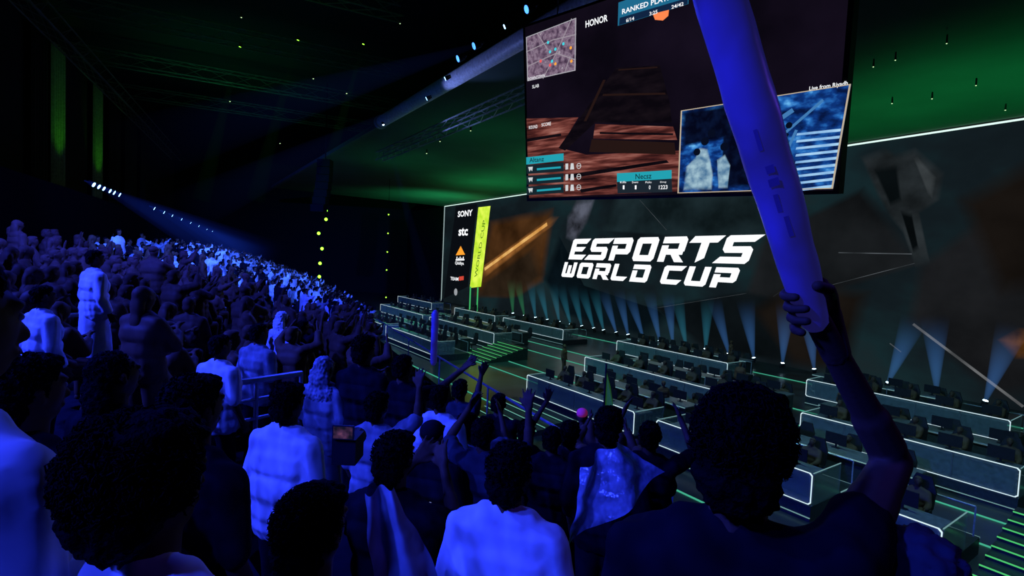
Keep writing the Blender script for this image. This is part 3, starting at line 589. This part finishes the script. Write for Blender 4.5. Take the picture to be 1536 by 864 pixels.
vc = thing('camera', at(520, 672, 2.2), 'dark video camera with a small lit monitor held up in the crowd', 'camera')
obj('body', MB().box((-.05, -.04, -.06), (.05, .08, .05)), m_black, vc); obj('monitor', MB().box((-.045, -.055, .055), (.045, -.045, .115)), m_dark, vc); obj('monitor_picture', MB().poly([(-.04, -.056, .06), (.04, -.056, .06), (.04, -.056, .11), (-.04, -.056, .11)]), emit_tex('viewfinder', [(.4, (.01, .01, .03)), (.6, (.1, .04, .12)), (.75, (.3, .1, .2))], .6, 'noise', 25), vc); obj('lens', MB().tube([(0, .08, 0), (0, .16, 0)], [.035, .04], 16), m_black, vc)
def barrier(a, b, label, n=3):
    zf = min(fz(a.x, a.y), fz(b.x, b.y)); r = thing('barrier', V(((a.x+b.x)/2, (a.y+b.y)/2, zf)), label, 'barrier'); O_ = r.location.copy()
    for dz_, r_ in ((0, .03), (-.18, .018), (-.36, .018)): obj('bar', MB().tube([a-O_+V((0, 0, dz_)), b-O_+V((0, 0, dz_))], r_, 8), m_rail, r)
    for i in range(n): q = a.lerp(b, i/(n-1)); obj('post', MB().tube([(q.x-O_.x, q.y-O_.y, 0), q-O_], .022, 8), m_rail, r)
barrier(at(303, 582, 4.3), at(452, 560, 5.2), 'metal barrier with horizontal bars in the left crowd, blue lit')
barrier(at(262, 440, 11), at(338, 462, 13), 'pale metal barrier further back in the left crowd')
barrier(at(70, 475, 6.5), at(190, 468, 8), 'metal barrier below the white shirt standing at left')
gr_ = thing('guard_rail', (*cp(20, (KMIN-.4)*RW), zrow(KMIN)), 'long guard rail along the front edge of the stand', 'guard rail'); O_ = gr_.location.copy()
obj('top_rail', MB().tube([V((*cp(t, (KMIN-.4)*RW), zrow(KMIN)+1))-O_ for t in np.arange(4, 80, 2)], .03, 6), m_rail, gr_)
for t in np.arange(4, 80, 4): q = V((*cp(t, (KMIN-.4)*RW), zrow(KMIN)))-O_; obj('post', MB().tube([q, q+V((0, 0, 1))], .025, 6), m_rail, gr_)
# ------------------------------------------------------------------ crowd
POSES = [dict(la='down', ra='down'), dict(la='clap', ra='clap'), dict(la='up', ra='down'), dict(la='phone', ra='phone'), dict(la='lap', ra='lap', sit=True), dict(la='down', ra='down', robe=True, sleeve=.9), dict(la='clap', ra='clap', sit=True, lean=.1), dict(la='cheer', ra='cheer'), dict(la='up', ra='lap', sit=True, lean=-.05)]
def combo(pose, vox, hairk='short'):
    out = bmesh.new(); pose = dict(loose=.026, sleeve=.7) | pose
    for i, L in enumerate(figure(hands=False, hair=hairk, **pose)):
        me = remesh(prim(L), vox*(1 if i != 3 else .8), 3, .007 if i == 1 else 0, 10, .4); n0 = len(out.faces); out.from_mesh(me); out.faces.ensure_lookup_table()
        for f_ in out.faces[n0:]: f_.material_index = i
        bpy.data.meshes.remove(me)
    me = bpy.data.meshes.new('crowd_person'); out.to_mesh(me); out.free(); me.polygons.foreach_set('use_smooth', [True]*len(me.polygons)); return me
hi_ = []
CL = [(m_white, m_white, 'white'), (m_navy, m_trou, 'dark'), (m_grey, m_trou, 'grey')]
for pi, p in enumerate(POSES):
    base = combo(p, .022, ('short', 'long', 'short', 'cap', 'bushy', 'scarf', 'scarf', 'bushy', 'short')[pi]); row = []
    for sm, tm, nm in CL:
        me = base.copy(); me.materials.clear()
        for q in (m_skin, sm, tm if p.get('robe') else m_trou, m_white if (pi in (5, 6) and nm == 'white') else m_hair): me.materials.append(q)
        row.append(me)
    hi_.append(row)
lo_ = [combo(p, .06) for p in POSES]
cand = []
for k in range(KMIN, KMAX):
    t = 2.0
    while t < 79:
        t += random.uniform(.44, .76); x, y = cp(t, k*RW+random.uniform(-.2, .2)); z = zrow(k)
        if random.random() < .1 or int(t/.8) % 17 in ((3+k//3) % 17, (9-k//2) % 17): continue
        px, py, d = proj((x, y, z+1.6))
        if d < 2.5 or px < -60 or px > 1000: continue
        if not ((px < 330 and d > 4.6 and py > 270) or (px < 560 and d > 6.5) or (px > 560 and py > 640 and d > 2.6 and px < 960)): continue
        if min((V((x, y))-q).length for q in PEOPLE) < .44: continue
        cand.append((d, x, y, z, px, k))
cand.sort()
LB = {'white': 'spectator in white among the blue-lit crowd on the left stand', 'dark': 'spectator in dark clothes among the blue-lit crowd on the left stand', 'grey': 'spectator in grey among the blue-lit crowd on the left stand'}
fv, ff, fm, off = [], [], [], 0; LO = []
for me in lo_:
    LO.append((np.array([v.co for v in me.vertices]), [tuple(p.vertices) for p in me.polygons], [p.material_index for p in me.polygons]))
for i, (d, x, y, z, px, k) in enumerate(cand):
    pi = random.choices(range(9), ((0, 0, 0, 0, 5, .25, 4, 0, 1.6) if k >= 1 and d < 22 else (1.2, 1.2, .6, .9, 5, 1, 4, .6, 1)) if px < 480 else (3, 3, 2, 2, 0, 1, 0, 4, 0))[0]; ci = random.choices((0, 1, 2), (7, 3.6, 3) if px < 480 else (3, 5, 2))[0]
    dd = S(24, 27)-V((x, y, 0)); rz = math.atan2(-dd.x, dd.y)+random.uniform(-.7, .7); s = random.uniform(.82, 1.0)
    if i < 170:
        o = link('person', hi_[pi][ci]); o.location = (x, y, z); o.rotation_euler = (0, 0, rz); o.scale = (s, s, s); tag(o, LB[CL[ci][2]], 'person', 'spectators in %s on the left stand' % CL[ci][2])
    else:
        vv, fs, ms = LO[pi]; c_, s_ = math.cos(rz), math.sin(rz); R3 = np.array([[c_, -s_, 0], [s_, c_, 0], [0, 0, 1]]); fv.append(vv @ R3.T*s+np.array([x, y, z]))
        ff += [tuple(q+off for q in f_) for f_ in fs]; mi = {0: 0, 1: 1+ci, 2: 4 if not (pi == 5) else 1+ci, 3: 5}; fm += [mi[q] for q in ms]; off += len(vv)
if fv:
    me = bpy.data.meshes.new('far_crowd'); me.from_pydata(np.concatenate(fv).tolist(), [], ff)
    for q in (m_skin, m_white, m_navy, m_grey, m_trou, m_hair): me.materials.append(q)
    me.polygons.foreach_set('material_index', fm); o = link('crowd', me); tag(o, 'far packed crowd of spectators on the left stand, blue lit', 'crowd', None, 'stuff')
# ------------------------------------------------------------------ stage: booths
SEATS = []
def booth(v, ua, ub, label, n=5):
    L = ub-ua; r = thing('player_booth', S((ua+ub)/2, v, 0), label, 'booth', None, RZ); h = L/2; e = .019
    obj('plinth', MB().box((-h, 0, 0), (h, 2.7, .42)), m_dark, r)
    obj('front_panel', MB().box((-h+.05, .02, .42), (h-.05, .06, 1.3)), m_glass, r)
    def rnd(x0, x1, z0, z1, c=.06): return [(x0+c, z0), (x1-c, z0), (x1, z0+c), (x1, z1-c), (x1-c, z1), (x0+c, z1), (x0, z1-c), (x0, z0+c)]
    A = rnd(-h, h, .46, 1.32); B_ = rnd(-h+e*1.3, h-e*1.3, .46+e, 1.32-e*1.3); f = MB(); ra = [[(x, y, z) for x, z in P] for P, y in ((A, 0), (A, -.015), (B_, -.015), (B_, 0))]
    f.rings(ra+[ra[0]], cap=False); obj('light_frame', f, m_led, r)
    for k in range(1, max(2, int(L/1.5))): x = -h+L*k/max(2, int(L/1.5)); obj('mullion', MB().box((x-.015, .0, .44), (x+.015, .015, 1.3)), m_desk, r)
    obj('top_light', MB().box((-h, .05, 1.3), (-h+e, 1.6, 1.3+e)), m_led2, r); obj('top_light', MB().box((h-e, .05, 1.3), (h, 1.6, 1.3+e)), m_led2, r)
    obj('step_light', MB().box((-h, -.03, .1), (h, -.0, .12)), m_led2, r); obj('step_light', MB().box((-h, 2.7, .39), (h, 2.73, .42)), m_led2, r)
    obj('back_rail', MB().tube([(-h+.1, 2.62, 1.15), (h-.1, 2.62, 1.15)], .025, 6), m_rail, r)
    for k in range(int(L/2)+1): x = -h+.1+(L-.2)*k/int(L/2); obj('rail_post', MB().tube([(x, 2.62, .42), (x, 2.62, 1.15)], .02, 6), m_rail, r)
    obj('desk', MB().box((-h+.15, .45, 1.09), (h-.15, 1.15, 1.14)), m_desk, r); obj('desk_front', MB().box((-h+.2, .5, .44), (h-.2, .54, 1.09)), m_dark, r)
    for s in (-1, 1): obj('side_panel', MB().box((s*(h-.02)-.02, .08, .42), (s*(h-.02)+.02, 1.6, 1.28)), m_glass, r)
    for i in range(n): SEATS.append((S((ua+ub)/2-(-h+L*(i+.5)/n), v, 0), .42))
BO = [(13.6, 3.5, 5.5, 'short white-lit glass booth end beside the green steps at bottom right', 1), (14.2, 6.4, 11.6, 'white-lit glass booth hidden mostly behind the stick holder', 3), (14.2, 12.6, 19.3, 'white-lit glass booth nearest above the foreground hands', 5),
 (14.2, 29.6, 38, 'white-lit glass booth at left of the stage, nearer half of the front row', 5), (14.2, 39, 48, 'white-lit glass booth at the far left end of the front row', 5),
 (20.2, 3.6, 9.7, 'white-lit glass booth right of the raised arm in the middle row', 5), (20.2, 11.6, 21.9, 'long white-lit glass booth above the stick holder, middle row', 6), (20.2, 31.8, 43, 'white-lit glass booth behind the left front booths', 5), (20.2, 44.5, 56, 'far white-lit glass booth deep in the middle row', 5),
 (27, 5.2, 12.8, 'white-lit glass booth right beside the raised forearm, back row', 5), (27, 17.2, 26, 'white-lit glass booth under the event lettering', 5), (27, 32, 41, 'white-lit glass booth below the orange streak', 4), (27, 42.5, 51, 'white-lit glass booth below the lime strip', 4), (27, 57, 68, 'farthest white-lit glass booth at the foot of the sponsor column', 4)]
for b_ in BO: booth(*b_)
def counter(v, ua, ub, label, n):
    r = thing('crew_desk', S((ua+ub)/2, v, 0), label, 'desk', None, RZ); h = (ub-ua)/2
    obj('body', MB().box((-h, 0, 0), (h, .06, 1.0)).box((-h, .06, 0), (-h+.05, .8, 1.0)).box((h-.05, .06, 0), (h, .8, 1.0)), m_dark, r); obj('top', MB().box((-h-.03, -.05, 1.0), (h+.03, .85, 1.05)), m_desk, r); obj('edge_light', MB().box((-h, -.08, 1.0), (h, -.05, 1.03)), m_led2, r); obj('edge_light', MB().box((-h, -.02, .1), (h, -.0, .13)), m_led2, r)
    for i in range(n): SEATS.append((S((ua+ub)/2-(-h+2*h*(i+.5)/n), v-.35, 0), 0))
for c_ in ((17.4, 5.2, 11.2, 'dark crew desk between the front and middle booths beside the stick holder', 4), (17.4, 12.8, 19.5, 'dark crew desk behind the nearest booth', 5), (17.4, 31.8, 45, 'long dark crew desk between the left booths', 8), (23.4, 4.0, 10.5, 'dark crew desk behind the middle booth right of the arm', 4), (23.4, 12, 21.5, 'dark crew desk behind the long middle booth', 6), (23.4, 33, 50, 'long dark crew desk in front of the far back booths', 8), (30.2, 8, 14, 'dark crew desk near the wall, right of the forearm', 4), (30.2, 18, 28, 'dark crew desk near the wall under the lettering', 5)): counter(*c_)
mon = thing('monitor', (0, 0, -50), 'thin black gaming monitor on a booth desk', 'monitor', 'monitors on the booth desks', RZ)
obj('stand', MB().box((-.1, -.06, 0), (.1, .08, .015)).box((-.025, 0, 0), (.025, .03, .3)), m_black, mon); obj('casing', MB().box((-.31, -.03, .12), (.31, .0, .48)), m_black, mon); obj('screen', MB().poly([(-.29, .001, .14), (.29, .001, .14), (.29, .001, .46), (-.29, .001, .46)]), emit_tex('monitor_picture', [(.4, (.03, .07, .1)), (.7, (.2, .35, .42))], 1.6, 'noise', 5), mon)
chr_ = thing('gaming_chair', (0, 0, -50), 'black high-backed gaming chair at a booth desk', 'chair', 'gaming chairs in the booths', RZ)
obj('seat', MB().box((-.25, -.25, .4), (.25, .25, .5)), m_black, chr_); obj('backrest', MB().rings([[(-.25, .25, .5), (.25, .25, .5), (.25, .34, .5), (-.25, .34, .5)], [(-.28, .3, .95), (.28, .3, .95), (.28, .38, .95), (-.28, .38, .95)], [(-.16, .36, 1.28), (.16, .36, 1.28), (.16, .42, 1.28), (-.16, .42, 1.28)]]), m_black, chr_); obj('base', MB().tube([(0, 0, .06), (0, 0, .4)], .03, 8).box((-.3, -.03, .02), (.3, .03, .07)).box((-.03, -.3, .02), (.03, .3, .07)), m_black, chr_)
pl = combo(dict(la='desk', ra='desk', sit=True), .026); pls = []
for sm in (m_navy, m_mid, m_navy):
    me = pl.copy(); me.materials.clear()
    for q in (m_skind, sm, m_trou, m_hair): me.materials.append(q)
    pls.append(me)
for i, (p, zb) in enumerate(SEATS):
    q = p+N*.85; dup(mon, (q.x, q.y, 1.14 if zb else 1.05), RZ); q = p+N*1.75; dup(chr_, (q.x, q.y, zb), RZ)
    if not zb and i % 3 == 0: continue
    o = link('person', pls[i % 3]); o.location = (q.x, q.y, zb+.02); o.rotation_euler = (0, 0, RZ+math.pi+random.uniform(-.3, .3)); tag(o, 'player seated behind a desk on the stage', 'person', 'people seated at the stage desks')
for r_ in (mon, chr_):
    for c in list(r_.children): bpy.data.objects.remove(c)
    bpy.data.objects.remove(r_)
for px, py, lb in ((992, 632, 'staff member standing in the gap before the middle booth'), (1108, 592, 'staff member standing right of the back booth under the lettering'), (1095, 548, 'staff member standing close to the LED wall'), (1262, 640, 'staff member standing beside the raised forearm'), (845, 560, 'staff member standing at the end of the nearest booth')):
    q = on_z(px, py, 0); o = link('person', hi_[0][1]); o.location = q; o.rotation_euler = (0, 0, random.uniform(0, 6)); tag(o, lb, 'person')
def stairs(ua, ub, va, n, label, mat, rise=.1):
    r = thing('stairs', S((ua+ub)/2, va, 0), label, 'stairs', None, RZ); h = (ub-ua)/2
    for i in range(n):
        st_ = obj('step', MB().box((-h, i*.42, 0), (h, i*.42+.42, rise*(i+1))), m_dark, r); obj('light_strip', MB().box((-h, i*.42-.02, rise*(i+1)-.03), (h, i*.42, rise*(i+1))), mat, st_)
stairs(-4, 3.2, 14.2, 9, 'dark steps edged with green light at the bottom right corner', m_gled)
stairs(28.0, 31.2, 17.2, 8, 'dark steps edged with green light between left and middle booths', m_gled)
stairs(15.2, 19.0, 10.9, 6, 'dark steps edged with pale light just beyond the foreground hands', emit('mint_led', (.25, .75, .6), .5), .07)
fl_ = emit('floor_line', (.08, .6, .38), .7)
for v, lb in ((12.6, 'before the front booths'), (16.95, 'behind the front booths, added for glow'), (19.0, 'before the middle booths'), (22.95, 'behind the middle booths, added for glow'), (25.6, 'before the back booths'), (32.5, 'along the foot of the LED wall')):  # the two strips behind booth rows are added for green glow
    tag(obj('floor_light_strip', sbox(MB(), -5, 60, v, v+.05, .0, .03), fl_), 'long pale green light strip in the stage floor '+lb, 'light strip')
tg = emit('tube_green', (.08, .75, .22), .6)
for px, lb in ((705, 'left one of two upright green light tubes below the lime strip'), (716, 'right one of two upright green light tubes below the lime strip')):
    a = on_v(px, 450, 34); r = thing('light_tube', V((a.x, a.y, 0)), lb, 'light tube'); obj('base', MB().box((-.2, -.2, 0), (.2, .2, .06)), m_black, r); obj('tube', MB().tube([(0, 0, .06), (0, 0, 3.2)], .09, 10), tg, r)
lg = thing('floor_sign', at(584, 562, 20), 'small tilted sign with white event lettering left of the stage', 'sign', None, RZ+.3)
obj('board', MB().box((-.75, -.02, -.3), (.75, .02, .62)), m_black, lg); obj('post', MB().box((-.04, .02, -lg.location.z), (.04, .08, .3)), m_black, lg)
for st_, a_ in (('ESPORTS', (-.55, .2, .6, .5)), ('WORLD CUP', (-.6, -.15, .5, .15))):
    g = MB(); glyphs(g, st_, *a_, 0)
    for v in g.b.verts: v.co = (v.co.x, -.03, v.co.y)
    obj('lettering', g, W_T, lg)
# ------------------------------------------------------------------ stage lamps with beams
bmats = {'ice': beam_mat('beam_ice', (.1, .36, 1), .55, 4.4, 2.0), 'teal': beam_mat('beam_teal', (.06, .5, .75), .5, 4.4, 2.0), 'green': beam_mat('beam_green', (.1, .8, .3), .4, 4.4, 2.0)}
bm_blue = beam_mat('beam_blue', (.02, .08, 1), .05, 8, 1.7); bm_thin = beam_mat('beam_faint', (.04, .09, .6), .022, 14, 1.3); bm_gr = beam_mat('beam_faint_green', (.05, .4, .06), .014, 12, 1.3)
def lamp(name, loc, dirv, label, group, lens, bmat, L, r1, sc=1, cat='stage light'):
    r = thing(name, loc, label, cat, group); r.rotation_mode = 'QUATERNION'; r.rotation_quaternion = V(dirv).normalized().to_track_quat('Z', 'Y')
    obj('housing', MB().cone(.13*sc, .17*sc, -.3*sc, 0, 16), m_black, r, True); obj('lens', MB().cone(.14*sc, .14*sc, .0, .02, 16), lens, r)
    obj('yoke', MB().box((-.22*sc, -.03, -.4*sc), (-.18*sc, .03, -.1*sc)).box((.18*sc, -.03, -.4*sc), (.22*sc, .03, -.1*sc)).box((-.22*sc, -.03, -.43*sc), (.22*sc, .03, -.39*sc)), m_black, r)
    if bmat: obj('beam', MB().cone(.1*sc, r1, .02, L, 24), bmat, r)  # glowing cone in place of lamp light scattering in haze
    return r
l_ice = emit('lens_ice', (.6, .85, 1), 8); l_blue = emit('lens_blue', (.25, .55, 1), 6); l_deep = emit('lens_deep_blue', (.06, .25, 1), 3)
for i, (px, kind, tx) in enumerate(((768, 'green', .0), (785, 'green', -.25), (802, 'teal', -.15), (820, 'teal', -.3), (838, 'teal', -.2), (855, 'teal', -.35), (872, 'teal', -.3), (890, 'teal', -.4), (905, 'teal', -.3), (924, 'ice', -.4), (942, 'ice', -.25), (965, 'ice', -.4), (990, 'ice', -.25), (1010, 'ice', -.1), (1030, 'teal', -.2), (1060, 'teal', .05), (1095, 'ice', -.3), (1133, 'ice', -.15), (1177, 'ice', .05), (1225, 'ice', -.12), (1338, 'ice', .3), (1412, 'ice', -.05), (1487, 'ice', .22))):
    a = on_v(px, 500, 35.2); lamp('stage_light', V((a.x, a.y, .5)), V((0, 0, 1))-W*tx-N*.12, 'small upright stage light with hazy beam along the foot of the LED wall', 'stage lights along the LED wall', l_ice, bmats[kind], 4.4, .7 if px > 1100 else .6, 1.0 if px < 1100 else .8)
for i, px in enumerate((140, 148, 156, 164, 172, 180, 232, 246, 258, 272, 286, 298, 310, 320)):
    q = V((*cp(tfor(px, (KMAX+.5)*RW, H+2.5), (KMAX+.5)*RW), H+2.6))
    lamp('crowd_light', q, N*1-W*(.3-.05*i)+V((0, 0, -.5)), 'blue floodlight in the row above the left crowd', 'blue floodlights above the left stand', l_blue, bm_blue if i in (1, 4, 6, 8, 10, 12) else None, 8, 1.5, .7, 'floodlight')
def truss(name, p0, p1, label, w=.5, seg=22, mat=None, group=None):
    r = thing(name, p0, label, 'truss', group); d = p1-p0; s = d.normalized().cross(V((0, 0, 1)))*w/2; up = V((0, 0, w/2)); cs = [s+up, -s+up, -s-up, s-up]; mat = mat or m_steel
    for c in cs: obj('chord', MB().tube([c, d+c], .04, 6), mat, r)
    g = MB()
    for i in range(seg):
        for a_, b_ in ((0, 1), (1, 2), (2, 3), (3, 0)): g.tube([d*(i/seg)+cs[a_], d*((i+1)/seg)+cs[b_]], .02, 4)
    obj('lattice', g, mat, r)
truss('lighting_truss', S(33.5, 11.7, 13.2), S(15, 11.7, 13.2), 'lattice lighting truss hung under the canopy, left of the hanging screen', .5, 16)
for i in range(6):
    t = 10+i*8; a = V((*cp(t, 9.2), 18.6)); truss('roof_truss', a, a+V((math.cos(T1), math.sin(T1), 0))*(13+i*2), 'dark steel roof truss crossing the black hall ceiling', .8, 14, m_roof, 'roof trusses over the stand')
truss('catwalk_truss', V((*cp(8, 7.5), 17)), V((*cp(70, 7.5), 17)), 'long dark truss running along the left wall below the roof', .8, 40, m_roof)
tr_ = thing('canopy_beam', S(33, 11.5, ZT+.1), 'round steel beam along the canopy front edge, pale blue lit', 'beam'); obj('tube', MB().tube([(0, 0, 0), -W*45], .36, 16), princ('beam_grey', (.55, .58, .68), .5), tr_, True); obj('flange', MB().tube([(0, 0, 0), -W*.3], .44, 16), m_steel, tr_)
for px, py in ((711, 69), (687, 88), (790, 14), (668, 118), (640, 148), (757, 40)):
    r = ray(px, py); t = (10.6-CAM.dot(N))/r.dot(N); q = CAM+r*t; big = px in (711, 687, 790)
    lamp('truss_light', q, -N*.8+W*.2+V((0, 0, -.4)) if big else -N*.8+W*.5+V((0, 0, -.5)), 'blue spotlight hung along the canopy front beam', 'blue spotlights on the canopy beam', l_deep if big else l_blue, bm_thin if px in (711, 640) else None, 14, 1.2, 1.0 if big else .62, 'spotlight')
for px, py, k in ((575, 187, 0), (545, 66, 1), (447, 60, 1), (360, 70, 1)):
    q = on_z(px, py, 14.6 if k == 0 else 18); lamp('beam_light', q, V((.35, -.2, -1)) if k == 0 else V((-.3, .1, -1)), 'small moving light with a faint beam under the dark ceiling', 'moving lights under the dark ceiling', l_ice if k == 0 else m_lime, bm_thin if k == 0 else bm_gr, 14 if k == 0 else 9, .5, .4, 'moving light')
for P_, lb, dd in (((( 487, 303), (489, 316), (489, 329), (478, 350), (483, 373), (480, 395), (479, 415)), 'vertical string of lime lamps hanging beyond the left stand', 42), (((583, 322), (582, 350), (581, 378), (580, 405), (579, 446)), 'dimmer vertical string of lime lamps left of the LED wall', 55)):
    q0 = at(*P_[0], dd); r = thing('light_string', q0, lb, 'light string'); obj('cable', MB().tube([(0, 0, min(20, 15 if dd > 50 else 19.8)-q0.z), (0, 0, 0)]+[at(*p, dd)-q0 for p in P_[1:]], .025, 5), m_soot, r)
    for p in P_:
        q = at(*p, dd)-q0; rr_ = .13 if dd < 50 else .07; obj('lamp', MB().ell(q, (rr_,)*3, 2), m_lime, r)
sp = thing('speaker_array', at(488, 240, 40), 'black curved hanging speaker array above the lime lamps', 'speaker')
for i in range(7): obj('speaker_box', MB().box((-.5, -.4-.03*i*i, -.6*i-.55), (.5, .4-.03*i*i, -.6*i)), m_soot, sp)
obj('cable', MB().tube([(0, 0, 0), (0, 0, 19.9-sp.location.z)], .04, 6), m_soot, sp)
m_pin = emit('pin', (.7, 1, .5), 1.2)
for px, py, z in ((345, 152, 19), (362, 26, 19), (470, 118, 19), (420, 215, 19), (600, 35, 19), (520, 140, 19), (660, 212, 14.6), (706, 196, 14.6), (640, 230, 14.6), (1420, 65, 14.9), (1343, 90, 14.9), (1338, 155, 14.9), (1464, 128, 14.9), (1398, 148, 14.9), (1508, 165, 14.9), (1310, 100, 14.9)):
    q = on_z(px, py, z); r = thing('ceiling_lamp', q, 'tiny pale pin lamp on the dark ceiling', 'ceiling lamp', 'pin lamps on the ceiling'); k = min(.07, q.y*.0013)
    obj('housing', MB().cone(k*1.2, k, .0, .3, 10), m_black, r); obj('bulb', MB().ell((0, 0, -.01), (k, k, k*.6), 2), m_pin, r)
CT = [tfor(85, 9.2, 15), tfor(145, 9.2, 14)]
for i, t in enumerate([CT[0], CT[1]]+[CT[1]+4, CT[1]+9, CT[1]+15, CT[0]-2.8]):
    m = MB(); P0 = V((*cp(t, 9.2), 0)); e = V((-math.sin(th(t)), math.cos(th(t)), 0)); nn = V((-e.y, e.x, 0)); prev = None
    for j in range(25):
        q = e*(j/24*2.0-1.0)+nn*.12*math.sin(j*1.3); c = (m.b.verts.new(q+V((0, 0, 10))), m.b.verts.new(q+V((0, 0, 18.0))))
        if prev: m.b.faces.new((prev[0], c[0], c[1], prev[1]))
        prev = c
    o = obj('curtain', m, m_curt if i < 2 else m_ceil, None, True); o.location = P0; tag(o, 'tall pleated curtain hanging on the dark left wall', 'curtain', 'curtains along the left wall')
# ------------------------------------------------------------------ lights
def spot(loc, tgt, c, e, ang=70, blend=.6, rad=.15):
    l = bpy.data.lights.new('spot', 'SPOT'); l.energy = e; l.color = c; l.spot_size = math.radians(ang); l.spot_blend = blend; l.shadow_soft_size = rad
    o = bpy.data.objects.new('spot_lamp', l); COL.objects.link(o); o.location = loc; o.rotation_euler = (V(tgt)-V(loc)).to_track_quat('-Z', 'Y').to_euler(); return o
BL = (.022, .045, 1); B2 = (.035, .11, 1)
spot((-9, -3, 12.5), (-1.0, 1.6, 5.3), BL, 4800, 46, .8, .4); spot((-12, 3, 13), (-1.0, 4.5, 4.6), BL, 7500, 48, .8, .4)
spot((-4, -4, 11.5), (-1.6, .6, 5.6), BL, 2200, 34, .9)
spot((-13, 1, 14), (-6, 8, 6), BL, 12500, 62, .9); spot((-3, 19, 14), (-6, 8, 5.5), BL, 5000, 75, .9)
spot((-18, 10, 13), (-9, 16, 6), B2, 15000, 75, .9); spot((-26, 26, 13), (-15, 31, 6), B2, 19000, 80, .9); spot((-36, 46, 14), (-22, 48, 5), B2, 22000, 85, .9)
spot((-6, 4, 13.5), (-11, 17, 6), BL, 20000, 55, .9); spot((-8, 8, 13.5), (-15, 30, 6), B2, 30000, 50, .9); spot((-13, 22, 14), (-21, 46, 6), B2, 36000, 55, .9)
spot((2.6, 1.2, 7.8), (.85, 1.05, 6.2), (.16, .06, 1), 22, 50, .9)  # added violet lamp without a fixture, tints the raised arm
for u in (2, 14, 26, 38, 52): spot(S(u, 13, 14.3), S(u, 22, 0), (.34, .9, 1), 2400, 85)
for u in (-2, 8, 20): spot(S(u, 29, 7), S(u, 32, ZT), (.03, 1, .25), 2000, 140, 1)
for u in (34, 48): spot(S(u, 29, 7), S(u, 32, ZT), (.03, 1, .28), 2900, 140, 1)
for u in (30, 44): spot(S(u, 19, 8), S(u, 20, ZT), (.03, 1, .35), 420, 140, 1)
spot(S(62, 31, 8), S(66, 32, ZT), (.03, .9, .32), 4200, 140, 1)
spot(S(25, 10.2, 12.5), S(20, 11.3, 15.3), (.25, .34, 1), 500, 60); spot(S(12, 10.2, 12.5), S(12, 11.3, 15.3), (.25, .34, 1), 300, 70)
for t in CT: spot((*cp(t, 7.2), 10), (*cp(t, 9.2), 14.5), (.14, 1, .03), 280, 50, 1)
spot((*cp(20, 4), 12), (*cp(22, 2), 19), (.08, .8, .1), 800, 130, 1); spot((*cp(40, 2), 12), (*cp(42, 0), 19), (.04, .6, .2), 1100, 130, 1)
spot(S(60, 25, 14), S(52, 20, 0), (.1, 1, .4), 3000, 70); spot(S(24, 16, 13), S(25, 20, 0), (.05, 1, .3), 1500, 60)
w = bpy.data.worlds.new('world'); SC.world = w; w.use_nodes = True; w.node_tree.nodes['Background'].inputs[0].default_value = (.002, .004, .02, 1); w.node_tree.nodes['Background'].inputs[1].default_value = .4
bpy.data.scenes.remove(TS)
